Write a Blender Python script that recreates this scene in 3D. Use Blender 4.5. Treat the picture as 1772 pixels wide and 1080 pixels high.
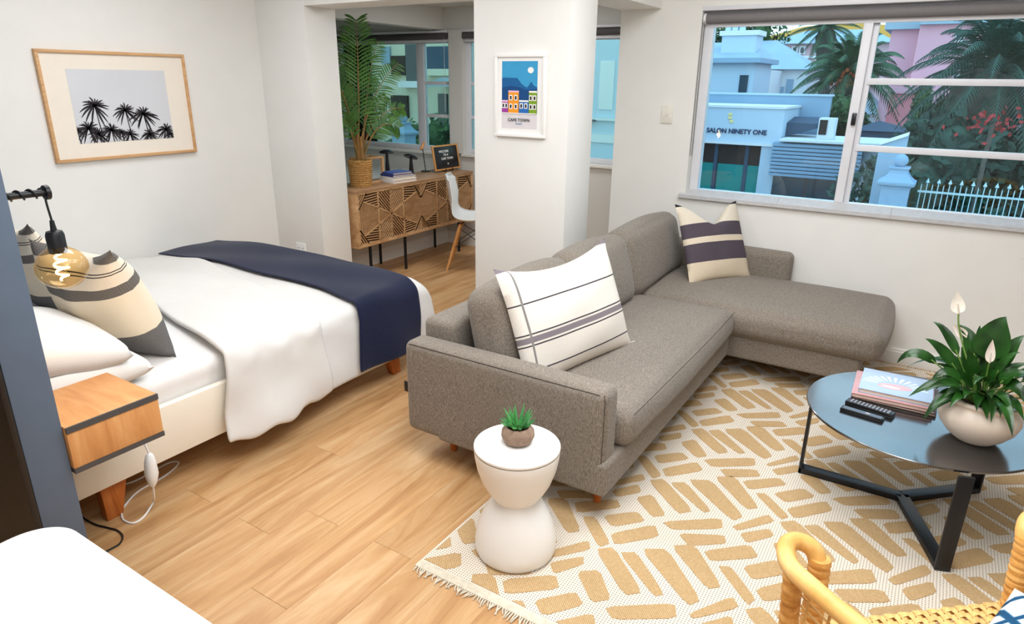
import bpy, bmesh, math, random
from mathutils import Vector, Matrix
PI = math.pi
R = math.radians
rnd = random.Random(7)
for o in list(bpy.data.objects):
    bpy.data.objects.remove(o, do_unlink=True)
S = bpy.context.scene
C = S.collection
# ------------------------------------------------------------------ camera
CH = 1.62
FPX = 1152.4
YAW, PITCH, ROLL = R(32.108), R(-19.141), R(0.713)
fw = Vector((math.cos(YAW)*math.cos(PITCH), math.sin(YAW)*math.cos(PITCH), math.sin(PITCH)))
r0 = Vector((math.sin(YAW), -math.cos(YAW), 0))
u0 = r0.cross(fw)
rt = math.cos(ROLL)*r0 + math.sin(ROLL)*u0
up = -math.sin(ROLL)*r0 + math.cos(ROLL)*u0
cam = bpy.data.cameras.new('camera')
cam.sensor_width = 36
cam.lens = 36*FPX/1772
cam.clip_start = .05
cam.clip_end = 2000
co = bpy.data.objects.new('camera', cam)
C.objects.link(co)
m3 = Matrix((rt, up, -fw)).transposed()
co.matrix_world = Matrix.Translation((0, 0, CH)) @ m3.to_4x4()
S.camera = co
# ------------------------------------------------------------------ world, lights, exposure
S.view_settings.view_transform = 'Standard'
S.view_settings.look = 'None'
S.view_settings.gamma = 1
S.view_settings.use_curve_mapping = False
S.view_settings.exposure = 0.07
wd = bpy.data.worlds.new('dusk_sky')
S.world = wd
wd.use_nodes = True
nt = wd.node_tree
bg = nt.nodes['Background']
tc = nt.nodes.new('ShaderNodeTexCoord')
sp = nt.nodes.new('ShaderNodeSeparateXYZ')
nt.links.new(tc.outputs['Generated'], sp.inputs[0])
rp = nt.nodes.new('ShaderNodeValToRGB')
rp.color_ramp.elements[0].position = 0.0
rp.color_ramp.elements[0].color = (.92, .93, .88, 1)
rp.color_ramp.elements[1].position = .6
rp.color_ramp.elements[1].color = (.48, .70, .92, 1)
e = rp.color_ramp.elements.new(.12)
e.color = (.74, .88, .96, 1)
nt.links.new(sp.outputs[2], rp.inputs[0])
nt.links.new(rp.outputs[0], bg.inputs[0])
bg.inputs[1].default_value = 2.6
def area(name, loc, size, power, col, rot=(0, 0, 0), sy=None):
    l = bpy.data.lights.new(name, 'AREA')
    l.energy = power
    l.color = col
    l.size = size
    if sy:
        l.shape = 'RECTANGLE'
        l.size_y = sy
    o = bpy.data.objects.new(name, l)
    C.objects.link(o)
    o.location = loc
    o.rotation_euler = rot
    return o
WARM = (.94, .97, 1.0)
area('ceiling_or_fill_light', (1.2, .55, 2.55), 1.5, 62, WARM)
area('ceiling_or_fill_light', (2.9, .6, 2.55), 1.3, 35, WARM)
area('ceiling_or_fill_light', (2.0, 3.0, 2.55), 1.1, 28, WARM)
area('ceiling_or_fill_light', (-.5, -.8, 2.5), 1.2, 27, WARM, (R(25), R(-28), 0))  # tilted fill added behind the camera as a flash-like bounce
area('annex_light', (4.6, 3.1, 2.26), .5, 15, WARM)
# ------------------------------------------------------------------ pixel helpers (photo measurements -> real planes)
def ray(px, py):
    return rt*((px-886)/FPX) - up*((py-540)/FPX) + fw
def at_z(px, py, z):
    d = ray(px, py)
    return Vector((0, 0, CH)) + d*((z-CH)/d.z)
def at_x(px, py, x):
    d = ray(px, py)
    return Vector((0, 0, CH)) + d*(x/d.x)
def at_y(px, py, y):
    d = ray(px, py)
    return Vector((0, 0, CH)) + d*(y/d.y)
# ------------------------------------------------------------------ materials
def lin(c):
    if isinstance(c, str):
        c = c.lstrip('#')
        c = [int(c[i:i+2], 16) for i in (0, 2, 4)]
    r = []
    for v in c[:3]:
        v = v/255
        r.append(v/12.92 if v <= .04045 else ((v+.055)/1.055)**2.4)
    return (r[0], r[1], r[2], 1)
class NT:
    def __init__(s, name):
        s.m = bpy.data.materials.new(name)
        s.m.use_nodes = True
        s.t = s.m.node_tree
        s.b = s.t.nodes['Principled BSDF']
        s.o = s.t.nodes['Material Output']
    def n(s, typ, **kw):
        x = s.t.nodes.new('ShaderNode'+typ)
        for k, v in kw.items():
            setattr(x, k, v)
        return x
    def l(s, a, b):
        s.t.links.new(a, b)
    def coord(s, scale=(1, 1, 1), rot=(0, 0, 0), rnd_off=False):
        t = s.n('TexCoord')
        mp = s.n('Mapping')
        mp.inputs['Scale'].default_value = scale
        mp.inputs['Rotation'].default_value = rot
        src = t.outputs['Object']
        if rnd_off:
            oi = s.n('ObjectInfo')
            mu = s.n('VectorMath', operation='SCALE')
            mu.inputs[0].default_value = (37.0, 19.0, 11.0)
            s.l(oi.outputs['Random'], mu.inputs[3])
            ad = s.n('VectorMath', operation='ADD')
            s.l(t.outputs['Object'], ad.inputs[0])
            s.l(mu.outputs[0], ad.inputs[1])
            src = ad.outputs[0]
        s.l(src, mp.inputs[0])
        return mp.outputs[0]
    def noise(s, vec, scale, detail=3, rough=.5, dist=0):
        x = s.n('TexNoise')
        x.inputs['Scale'].default_value = scale
        x.inputs['Detail'].default_value = detail
        x.inputs['Roughness'].default_value = rough
        x.inputs['Distortion'].default_value = dist
        s.l(vec, x.inputs['Vector'])
        return x.outputs['Fac']
    def ramp(s, fac, stops, interp='LINEAR'):
        x = s.n('ValToRGB')
        cr = x.color_ramp
        cr.interpolation = interp
        while len(cr.elements) < len(stops):
            cr.elements.new(.5)
        for el, (p, c) in zip(cr.elements, stops):
            el.position = p
            el.color = c if isinstance(c, tuple) and len(c) == 4 else lin(c)
        s.l(fac, x.inputs[0])
        return x.outputs[0]
    def mix(s, fac, a, b, typ='MIX'):
        x = s.n('Mix', data_type='RGBA', blend_type=typ)
        for sock, v in ((x.inputs[0], fac), (x.inputs[6], a), (x.inputs[7], b)):
            if hasattr(v, 'links'):
                s.l(v, sock)
            elif isinstance(v, (int, float)):
                sock.default_value = v
            else:
                sock.default_value = v if len(v) == 4 and max(v) <= 1 else lin(v)
        return x.outputs[2]
    def math(s, op, a, b=None):
        x = s.n('Math', operation=op)
        for i, v in enumerate((a, b)):
            if v is None:
                continue
            if hasattr(v, 'links'):
                s.l(v, x.inputs[i])
            else:
                x.inputs[i].default_value = v
        return x.outputs[0]
    def bump(s, h, strength, dist=.01):
        x = s.n('Bump')
        x.inputs['Strength'].default_value = strength
        x.inputs['Distance'].default_value = dist
        s.l(h, x.inputs['Height'])
        s.l(x.outputs[0], s.b.inputs['Normal'])
    def fin(s, col=None, rough=.5, metal=0, spec=.5):
        if col is not None:
            if hasattr(col, 'links'):
                s.l(col, s.b.inputs['Base Color'])
            else:
                s.b.inputs['Base Color'].default_value = lin(col)
        s.b.inputs['Roughness'].default_value = rough
        s.b.inputs['Metallic'].default_value = metal
        s.b.inputs['Specular IOR Level'].default_value = spec
        return s.m
def plain(name, col, rough=.5, metal=0, spec=.5, vs=40, va=.06, bs=0, bscale=60):
    t = NT(name)
    v = t.coord()
    f = t.noise(v, vs, 2)
    c1 = lin(col)
    dk = tuple(x*(1-va) for x in c1[:3])+(1,)
    lt = tuple(min(1, x*(1+va)) for x in c1[:3])+(1,)
    c = t.ramp(f, [(.3, dk), (.7, lt)])
    if bs:
        t.bump(t.noise(v, bscale, 3), bs, .004)
    return t.fin(c, rough, metal, spec)
def wood(name, c1, c2, c3, scale=(1.2, 14, 14), rough=.45, spec=.4, rnd_off=False, fine=90, tone=.0):
    t = NT(name)
    v = t.coord(scale, rnd_off=rnd_off)
    f = t.noise(v, 1.0, 6, .62, 1.2)
    c = t.ramp(f, [(.28, c1), (.5, c2), (.74, c3)])
    v2 = t.coord((scale[0]*5, scale[1]*9, scale[2]*9), rnd_off=rnd_off)
    f2 = t.noise(v2, 1.6, 3, .6)
    c = t.mix(t.math('MULTIPLY', f2, .34), c, c1)
    if tone:
        oi = t.n('ObjectInfo')
        k = t.ramp(oi.outputs['Random'], [(0, (1-tone, 1-tone, 1-tone*1.1, 1)), (1, (1, 1, 1, 1))])
        c = t.mix(1.0, c, k, 'MULTIPLY')
    t.bump(f2, .05, .003)
    return t.fin(c, rough, 0, spec)
def fabric(name, c1, c2, fine=420, rough=.9, bump=.35, slub=True):
    t = NT(name)
    va = t.coord((1, 1, 4.5))
    vb = t.coord((4.5, 4.5, .9))
    n1 = t.noise(va, fine*.5, 2)
    n2 = t.noise(vb, fine*.22, 2)
    h = t.math('ADD', t.math('MULTIPLY', n1, .5), t.math('MULTIPLY', n2, .5))
    c = t.ramp(h, [(.36, c1), (.64, c2)])
    big = t.noise(t.coord(), 3, 2)
    k = t.ramp(big, [(.3, (.93, .93, .93, 1)), (.7, (1, 1, 1, 1))])
    c = t.mix(1.0, c, k, 'MULTIPLY')
    t.bump(h, bump, .003)
    m = t.fin(c, rough, 0, .2)
    t.b.inputs['Sheen Weight'].default_value = .15
    return m
def stripes(name, axis, size, stops, rough=.85, bump=.25, other=None):
    """hard-edged stripes across local axis; stops: (0..1 position, colour)"""
    t = NT(name)
    tc_ = t.n('TexCoord')
    sx = t.n('SeparateXYZ')
    t.l(tc_.outputs['Object'], sx.inputs[0])
    f = t.math('ADD', t.math('DIVIDE', sx.outputs['XYZ'.index(axis)], size), .5)
    c = t.ramp(f, stops, 'CONSTANT')
    if other:
        ax, sz, p0, p1, col, patt = other
        g = t.math('ADD', t.math('DIVIDE', sx.outputs['XYZ'.index(ax)], sz), .5)
        msk = t.math('MULTIPLY', t.math('GREATER_THAN', g, p0), t.math('LESS_THAN', g, p1))
        c = t.mix(msk, c, col)
    v = t.coord()
    n1 = t.noise(v, 260, 2)
    c = t.mix(t.math('MULTIPLY', n1, .22), c, (20, 20, 20))
    t.bump(n1, bump, .002)
    return t.fin(c, rough, 0, .2)
def emit(name, col, st):
    t = NT(name)
    t.b.inputs['Base Color'].default_value = lin(col)
    t.b.inputs['Emission Color'].default_value = lin(col)
    t.b.inputs['Emission Strength'].default_value = st
    return t.m
def glass_pane(name, tint, refl=1.0):
    t = NT(name)
    tr = t.n('BsdfTransparent')
    tr.inputs[0].default_value = tint
    gl = t.n('BsdfGlossy')
    gl.inputs['Roughness'].default_value = .01
    fr = t.n('Fresnel')
    fr.inputs[0].default_value = 1.45
    mx = t.n('MixShader')
    t.l(t.math('MULTIPLY', fr.outputs[0], refl), mx.inputs[0])
    t.l(tr.outputs[0], mx.inputs[1])
    t.l(gl.outputs[0], mx.inputs[2])
    t.l(mx.outputs[0], t.o.inputs[0])
    return t.m
MT = {}
MT['wall'] = plain('white_wall_paint', (236, 234, 229), .7, 0, .3, 6, .012, .03, 140)
MT['ceil'] = plain('ceiling_paint', (238, 237, 234), .8, 0, .2, 6, .01)
MT['greywall'] = plain('annex_paint', (214, 212, 206), .75, 0, .2, 6, .012)
MT['trim'] = plain('white_gloss_trim', (236, 234, 228), .35, 0, .5, 8, .012)
MT['alu'] = plain('white_window_metal', (226, 226, 230), .35, 0, .5, 20, .015)
MT['sill'] = plain('grey_sill_stone', (196, 195, 196), .4, 0, .5, 30, .06)
MT['blind'] = plain('grey_blind_fabric', (126, 122, 122), .7, 0, .2, 200, .06)
MT['blind_dark'] = plain('dark_blind_fabric', (88, 84, 84), .7, 0, .2, 200, .06)
MT['plank'] = wood('oak_plank', (168, 118, 72), (207, 162, 112), (231, 197, 152), (1.1, 9, 9), .38, .42, True, tone=.14)
MT['sub'] = plain('subfloor', (120, 84, 52), .8)
MT['panel'] = plain('slate_blue_paint', (92, 105, 122), .55, 0, .35, 10, .03)
MT['black'] = plain('black_metal', (30, 30, 33), .4, .2, .5, 30, .08)
MT['blackgloss'] = plain('black_lacquer', (24, 24, 27), .3, 0, .5, 30, .05)
MT['tabletop'] = plain('black_coated_metal', (30, 29, 30), .16, .0, .5, 30, .05)
MT['tabletop'].node_tree.nodes['Principled BSDF'].inputs['IOR'].default_value = 2.6
MT['sofa'] = fabric('grey_brown_weave', (88, 80, 71), (160, 149, 136), 420)
MT['seam'] = plain('sofa_seam_thread', (84, 77, 70), .9, 0, .1)
MT['legwood'] = wood('orange_leg_wood', (140, 70, 24), (188, 104, 42), (208, 128, 62), (14, 14, 1.6), .35)
MT['dowel'] = wood('beech_dowel', (196, 128, 66), (220, 158, 92), (232, 176, 112), (14, 14, 2), .4)
MT['duvet'] = plain('white_cotton', (216, 213, 209), .85, 0, .15, 14, .012, .22, 22)
MT['sheet'] = plain('white_sheet', (226, 224, 222), .8, 0, .15, 14, .012, .25, 18)
MT['bedframe'] = plain('cream_bed_board', (238, 230, 214), .5, 0, .3, 14, .012)
MT['navy'] = fabric('navy_knit', (10, 15, 38), (26, 34, 66), 520, .92, .3)
MT['oak'] = wood('nightstand_oak', (190, 126, 70), (216, 156, 98), (232, 182, 126), (10, 1.4, 10), .4)
MT['oakx'] = wood('nightstand_oak_front', (190, 126, 70), (216, 156, 98), (232, 182, 126), (12, 12, 1.6), .4)
MT['char'] = plain('charcoal_edge', (72, 70, 70), .5)
MT['frameoak'] = wood('frame_oak', (188, 140, 92), (214, 168, 118), (228, 188, 140), (3, 30, 30), .5)
MT['mat'] = plain('mat_board', (240, 230, 216), .8, 0, .1, 20, .01)
MT['mango'] = wood('sideboard_wood', (140, 104, 72), (172, 132, 96), (192, 154, 116), (2, 16, 16), .5)
MT['strip'] = wood('carved_strip_wood', (166, 122, 80), (204, 160, 114), (222, 184, 140), (6, 12, 12), .5)
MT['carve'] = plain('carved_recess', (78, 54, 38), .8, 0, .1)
MT['whiteplastic'] = plain('white_plastic', (240, 240, 238), .3, 0, .5, 5, .005)
MT['satinwhite'] = plain('white_satin', (244, 242, 238), .33, 0, .5, 5, .006)
MT['pot'] = plain('cream_ceramic', (226, 212, 196), .42, 0, .4, 12, .025)
MT['soil'] = plain('dark_soil', (58, 42, 30), .95, 0, .1, 200, .4, .5, 200)
MT['bluepaint'] = plain('outdoor_white_render', (206, 216, 226), .8, 0, .1, 3, .03)
MT['linen'] = plain('sheet_white', (228, 226, 223), .85, 0, .15, 14, .012, .15, 20)
MT['glass'] = glass_pane('window_glass', (.84, .95, .98, 1), 1.0)
MT['aglass'] = glass_pane('annex_window_glass', (.62, .76, .73, 1), 1.0)
MT['picglass'] = glass_pane('picture_glass', (1, 1, 1, 1), .6)
def leafmat(name, c1, c2, sc=12, rough=.4):
    t = NT(name)
    f = t.noise(t.coord(), sc, 3)
    c = t.ramp(f, [(.3, c1), (.7, c2)])
    t.b.inputs['Subsurface Weight'].default_value = 0
    return t.fin(c, rough, 0, .45)
MT['lily'] = leafmat('lily_leaf_green', (16, 46, 14), (42, 90, 30), 14, .28)
MT['lilystem'] = leafmat('lily_stem_green', (92, 130, 52), (128, 160, 76), 30, .5)
MT['palm'] = leafmat('palm_leaf_green', (36, 78, 20), (72, 118, 36), 10, .5)
MT['palmstem'] = leafmat('palm_stem', (104, 92, 40), (160, 110, 60), 14, .5)
MT['succ'] = leafmat('succulent_green', (34, 110, 62), (96, 176, 96), 40, .45)
MT['outpalm'] = leafmat('outdoor_palm_green', (34, 66, 44), (70, 104, 70), 2, .7)
MT['outdark'] = leafmat('outdoor_dark_palm', (22, 52, 44), (48, 84, 68), 1.5, .7)
MT['hedge'] = leafmat('hedge_green', (30, 62, 34), (70, 102, 56), 1.5, .8)
MT['ftrunk'] = plain('palm_trunk_bark', (86, 84, 78), .9, 0, .1, 4, .25, .6, 10)
# ------------------------------------------------------------------ mesh building
WM = {}
class MB:
    def __init__(s):
        s.v = []
        s.f = []
    def add(s, vs, fs):
        o = len(s.v)
        s.v += [Vector(v) for v in vs]
        s.f += [[i+o for i in f] for f in fs]
        return s
    def box(s, c, d, rot=None):
        vs = []
        for sx in (-.5, .5):
            for sy in (-.5, .5):
                for sz in (-.5, .5):
                    p = Vector((sx*d[0], sy*d[1], sz*d[2]))
                    if rot is not None:
                        p = rot @ p
                    vs.append(p+Vector(c))
        return s.add(vs, [(0, 1, 3, 2), (4, 6, 7, 5), (0, 4, 5, 1), (2, 3, 7, 6), (0, 2, 6, 4), (1, 5, 7, 3)])
    def bb(s, a, b):
        return s.box([(a[i]+b[i])/2 for i in range(3)], [abs(b[i]-a[i]) for i in range(3)])
    def bar(s, p, q, w, h, upv=(0, 0, 1)):
        p, q = Vector(p), Vector(q)
        d = (q-p)
        L = d.length
        d.normalize()
        x = Vector(upv).cross(d)
        if x.length < 1e-5:
            x = Vector((1, 0, 0)).cross(d)
        x.normalize()
        y = d.cross(x)
        rot = Matrix((d, x, y)).transposed()
        return s.box((p+q)/2, (L, w, h), rot)
    def tube(s, pts, r, n=8, closed=False, caps=True):
        pts = [Vector(p) for p in pts]
        N = len(pts)
        rr = r if isinstance(r, (list, tuple)) else [r]*N
        T = []
        for i in range(N):
            if closed:
                d = pts[(i+1) % N]-pts[i-1]
            else:
                d = pts[min(i+1, N-1)]-pts[max(i-1, 0)]
            T.append(d.normalized())
        a = Vector((0, 0, 1)) if abs(T[0].z) < .9 else Vector((1, 0, 0))
        x = T[0].cross(a).normalized()
        o = len(s.v)
        for i in range(N):
            x = (x-T[i]*x.dot(T[i]))
            x.normalize()
            y = T[i].cross(x)
            for k in range(n):
                an = 2*PI*k/n
                s.v.append(pts[i]+(x*math.cos(an)+y*math.sin(an))*rr[i])
        for i in range(N if closed else N-1):
            j = (i+1) % N
            for k in range(n):
                k2 = (k+1) % n
                s.f.append([o+i*n+k, o+i*n+k2, o+j*n+k2, o+j*n+k])
        if caps and not closed:
            s.f.append([o+k for k in range(n)][::-1])
            s.f.append([o+(N-1)*n+k for k in range(n)])
        return s
    def lathe(s, prof, n=32, c=(0, 0, 0), capb=True, capt=False):
        o = len(s.v)
        for r, z in prof:
            for k in range(n):
                an = 2*PI*k/n
                s.v.append(Vector((c[0]+r*math.cos(an), c[1]+r*math.sin(an), c[2]+z)))
        for i in range(len(prof)-1):
            for k in range(n):
                k2 = (k+1) % n
                s.f.append([o+i*n+k, o+i*n+k2, o+(i+1)*n+k2, o+(i+1)*n+k])
        if capb:
            s.f.append([o+k for k in range(n)][::-1])
        if capt:
            s.f.append([o+(len(prof)-1)*n+k for k in range(n)])
        return s
    def prism(s, poly, fn, t):
        """poly 2D points -> fn(a,b,depth) 3D, extruded by t"""
        n = len(poly)
        vs = [fn(a, b, 0) for a, b in poly]+[fn(a, b, t) for a, b in poly]
        fs = [list(range(n))[::-1], [n+i for i in range(n)]]
        for i in range(n):
            j = (i+1) % n
            fs.append([i, j, n+j, n+i])
        return s.add(vs, fs)
    def grid(s, fn, nu, nv, closed_u=False):
        o = len(s.v)
        for i in range(nu):
            for j in range(nv):
                s.v.append(Vector(fn(i/(nu-1), j/(nv-1))))
        for i in range(nu-1):
            for j in range(nv-1):
                s.f.append([o+i*nv+j, o+(i+1)*nv+j, o+(i+1)*nv+j+1, o+i*nv+j+1])
        return s
    def soft(s, c, d, r=.04, crown=(0, 0, 0), n=7, rot=None, wob=0, seed=0):
        """upholstery block: rounded box with swelling faces"""
        h = [x/2 for x in d]
        ax = []
        for k in range(3):
            rr = min(r, h[k]*.999)
            a = [-h[k]+rr*(1-math.cos(t*PI/8)) if False else -h[k]+rr*t/4 for t in range(4)]
            m = [-h[k]+rr+(2*(h[k]-rr))*t/n for t in range(n+1)]
            b = [-x for x in a][::-1]
            ax.append(a+m+b)
        ph = [random.Random(seed+i).random()*6 for i in range(6)]
        def mp(p):
            q = [max(-(h[i]-min(r, h[i]*.999)), min(h[i]-min(r, h[i]*.999), p[i])) for i in range(3)]
            dv = Vector([p[i]-q[i] for i in range(3)])
            if dv.length > 1e-9:
                dv = dv.normalized()*min(r, min(h)*.999)
            v = Vector(q)+dv
            u = [max(-1, min(1, p[i]/h[i])) for i in range(3)]
            for k in range(3):
                i, j = (k+1) % 3, (k+2) % 3
                w = (1-u[i]**2)*(1-u[j]**2)
                v[k] += crown[k]*w*u[k]
            if wob:
                v += Vector((math.sin(p[1]*9+ph[0])*math.sin(p[2]*11+ph[1]), math.sin(p[0]*8+ph[2])*math.sin(p[2]*10+ph[3]), math.sin(p[0]*7+ph[4])*math.sin(p[1]*9+ph[5])))*wob
            if rot is not None:
                v = rot @ v
            return v+Vector(c)
        for k in range(3):
            i, j = (k+1) % 3, (k+2) % 3
            for sg in (-1, 1):
                A, B = ax[i], ax[j]
                o = len(s.v)
                for a in A:
                    for b in B:
                        p = [0, 0, 0]
                        p[k] = sg*h[k]
                        p[i] = a
                        p[j] = b
                        s.v.append(mp(p))
                nb = len(B)
                for x in range(len(A)-1):
                    for y in range(nb-1):
                        f = [o+x*nb+y, o+(x+1)*nb+y, o+(x+1)*nb+y+1, o+x*nb+y+1]
                        s.f.append(f if sg > 0 else f[::-1])
        return s
    def pillow(s, w, h, t, pinch=.06, n=26, fn=None, sq=.5):
        for sg in (-1, 1):
            def g(a, b, sg=sg):
                u, v = 2*a-1, 2*b-1
                x = w/2*u*(1-pinch*(1-v*v))
                y = h/2*v*(1-pinch*(1-u*u))
                z = sg*t/2*((1-u*u)**sq)*((1-v*v)**sq)
                z *= 1+.03*math.sin(9*u+2*v)+.03*math.sin(7*v-3*u)
                p = Vector((x, y, z))
                return fn(p, u, v) if fn else p
            o = len(s.f)
            s.grid(g, n, n)
            if sg < 0:
                for f in s.f[o:]:
                    f.reverse()
        return s
    def build(s, name, mat, parent=None, bev=0, smooth=False, ang=35, world=False, seg=2, merge=None):
        bm = bmesh.new()
        vs = [bm.verts.new(v) for v in s.v]
        for f in s.f:
            try:
                bm.faces.new([vs[i] for i in f])
            except ValueError:
                pass
        if merge is None:
            merge = smooth
        if merge:
            bmesh.ops.remove_doubles(bm, verts=bm.verts, dist=1e-5)
        bmesh.ops.recalc_face_normals(bm, faces=bm.faces)
        if bev:
            bmesh.ops.bevel(bm, geom=list(bm.edges), offset=bev, segments=seg, profile=.5, affect='EDGES', clamp_overlap=True)
        if world and parent is not None:
            bm.transform(WM[parent.name].inverted())
        me = bpy.data.meshes.new(name)
        bm.to_mesh(me)
        bm.free()
        if smooth or bev:
            me.polygons.foreach_set('use_smooth', [True]*len(me.polygons))
            me.set_sharp_from_angle(angle=R(ang))
        if mat is not None:
            me.materials.append(MT[mat] if isinstance(mat, str) else mat)
        o = bpy.data.objects.new(name, me)
        C.objects.link(o)
        if parent is not None:
            o.parent = parent
            WM[o.name] = WM[parent.name].copy()
        else:
            WM[o.name] = Matrix.Identity(4)
        return o
def tag(o, label=None, cat=None, group=None, kind=None):
    if label:
        o['label'] = label
    if cat:
        o['category'] = cat
    if group:
        o['group'] = group
    if kind:
        o['kind'] = kind
    return o
def thing(name, label, cat, loc=(0, 0, 0), rz=0, group=None, rot=None):
    o = bpy.data.objects.new(name, None)
    o.empty_display_size = .05
    C.objects.link(o)
    m = Matrix.Translation(loc) @ (rot.to_4x4() if rot is not None else Matrix.Rotation(rz, 4, 'Z'))
    o.matrix_world = m
    WM[o.name] = m
    return tag(o, label, cat, group)
def dup(root, loc, rz, label=None):
    r = root.copy()
    C.objects.link(r)
    r.location = loc
    r.rotation_euler = (0, 0, rz)
    if label:
        r['label'] = label
    for ch in root.children:
        c = ch.copy()
        C.objects.link(c)
        c.parent = r
        for g in ch.children:
            d = g.copy()
            C.objects.link(d)
            d.parent = c
    return r
def struct(name, mb, mat, **kw):
    return tag(mb.build(name, mat, **kw), kind='structure')
def text(name, s, size, mat, parent, M, extr=.0008, spacing=1.0, align='CENTER', bold=0):
    cu = bpy.data.curves.new(name, 'FONT')
    cu.body = s
    cu.size = size
    cu.extrude = extr
    cu.align_x = align
    cu.align_y = 'CENTER'
    cu.space_character = spacing
    cu.offset = bold
    t = bpy.data.objects.new(name+'_curve', cu)
    C.objects.link(t)
    bpy.context.view_layer.update()
    me = bpy.data.meshes.new_from_object(t)
    bpy.data.objects.remove(t, do_unlink=True)
    me.transform(WM[parent.name].inverted() @ M)
    me.materials.append(MT[mat] if isinstance(mat, str) else mat)
    o = bpy.data.objects.new(name, me)
    C.objects.link(o)
    o.parent = parent
    WM[o.name] = WM[parent.name].copy()
    return o
def frame_m(o, x, y):
    """matrix with origin o, local x and y axes"""
    x, y = Vector(x).normalized(), Vector(y).normalized()
    z = x.cross(y)
    m = Matrix((x, y, z)).transposed().to_4x4()
    m.translation = Vector(o)
    return m
def bez(a, b, c, n=8):
    a, b, c = Vector(a), Vector(b), Vector(c)
    return [a*(1-t)**2+b*2*t*(1-t)+c*t*t for t in [i/(n-1) for i in range(n)]]
def spline(pts, n=6):
    P = [Vector(p) for p in pts]
    P = [P[0]*2-P[1]]+P+[P[-1]*2-P[-2]]
    out = []
    for i in range(1, len(P)-2):
        for k in range(n):
            t = k/n
            a, b, c, d = P[i-1], P[i], P[i+1], P[i+2]
            out.append(.5*((2*b)+(c-a)*t+(2*a-5*b+4*c-d)*t*t+(3*b-a-3*c+d)*t**3))
    out.append(P[-2])
    return out
# @@STRUCT
# ================================================================== SETTING
ZC = 2.62
XP, XPB = 3.45, 3.765          # cross wall front / back
YA = 4.39                      # wall with the palm print
XW = 4.48                      # window wall
XA = 5.5                       # annex window wall
struct('wall_left', MB().bb((-1.6, YA, 0), (XP, YA+.15, ZC)), 'wall')
struct('wall_return', MB().bb((XP, 3.875, 0), (3.735, YA+.15, ZC)), 'wall', bev=.004)
struct('trim_1', MB().bb((XP, 2.455, 2.09), (3.735, 3.875, ZC)), 'wall')
struct('wall_pillar', MB().bb((XP, 1.81, 0), (XPB, 2.455, ZC)), 'wall', bev=.006)
struct('trim_2', MB().bb((XPB, 1.70, 2.072), (XW, 1.98, ZC)), 'wall')
WY0, WY1, WZ0, WZ1 = -1.35, 1.43, .90, 2.065
w = MB()
w.bb((XW, WY1, 0), (XW+.24, 1.98, ZC)).bb((XW, -3.1, 0), (XW+.24, WY0, ZC))
w.bb((XW, WY0, 0), (XW+.24, WY1, WZ0)).bb((XW, WY0, WZ1), (XW+.24, WY1, ZC))
struct('wall_right', w, 'wall')
struct('wall_back', MB().bb((-1.75, -3.1, 0), (-1.6, YA+.15, ZC)), 'wall')
struct('wall_near', MB().bb((-1.6, -3.25, 0), (XW+.24, -3.1, ZC)), 'wall')
struct('ceiling', MB().bb((-1.75, -3.25, ZC), (XW+.24, YA+.15, ZC+.1)), 'ceil')
# annex (sun room) shell
aw = MB()
AZ0, AZ1 = .93, 2.07
aw.bb((XA, 1.98, 0), (XA+.2, 5.9, AZ0)).bb((XA, 1.98, AZ1), (XA+.2, 5.9, 2.45))
aw.bb((XA, 1.98, AZ0), (XA+.2, 2.25, AZ1)).bb((XA-.03, 4.03, AZ0), (XA+.2, 4.19, AZ1)).bb((XA, 5.75, AZ0), (XA+.2, 5.9, AZ1))
struct('wall_annex_front', aw, 'greywall')
struct('wall_annex_side', MB().bb((XW+.24, 1.88, 0), (XA+.2, 1.98, 2.45)), 'greywall')
struct('wall_annex_end', MB().bb((3.735, 5.8, 0), (XA, 5.9, 2.45)).bb((3.635, YA+.15, 0), (3.735, 5.9, 2.45)), 'greywall')
struct('ceiling_annex', MB().bb((3.735, 1.98, 2.27), (XA, 5.8, 2.45)), 'greywall')
struct('trim_3', MB().bb((3.735, 4.27, at_y(680, 42, 4.27).z), (XA, 4.40, 2.27)), 'greywall')
struct('trim_4', MB().bb((3.735, 4.27, 0), (XA, 5.8, .735)), 'greywall')
# floor of individual planks
fl = struct('floor', MB().bb((-1.6, -3.1, -.06), (XA, 5.8, -.006)), 'sub')
PW, PL = .178, 1.22
def plank_mesh(L):
    return MB().bb((0, .0003, -.006), (L-.0008, PW-.0003, 0)).build('plank', 'plank', fl, bev=.0006, seg=1)
protos = {}
y = -.62
row = 0
rr = random.Random(3)
while y < 4.26:
    x0 = -.45 if y < 4.2 else 3.0
    x1 = XA if y > 1.98 else XW
    x = x0-rr.random()*PL*.9
    while x < x1-.01:
        a, b = max(x, x0), min(x+PL, x1)
        L = round(b-a, 2)
        if L > .05:
            if L not in protos:
                o = plank_mesh(L)
                protos[L] = o
            else:
                o = protos[L].copy()
                C.objects.link(o)
            o.location = (a, y, 0)
        x += PL
    y += PW
    row += 1
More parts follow.
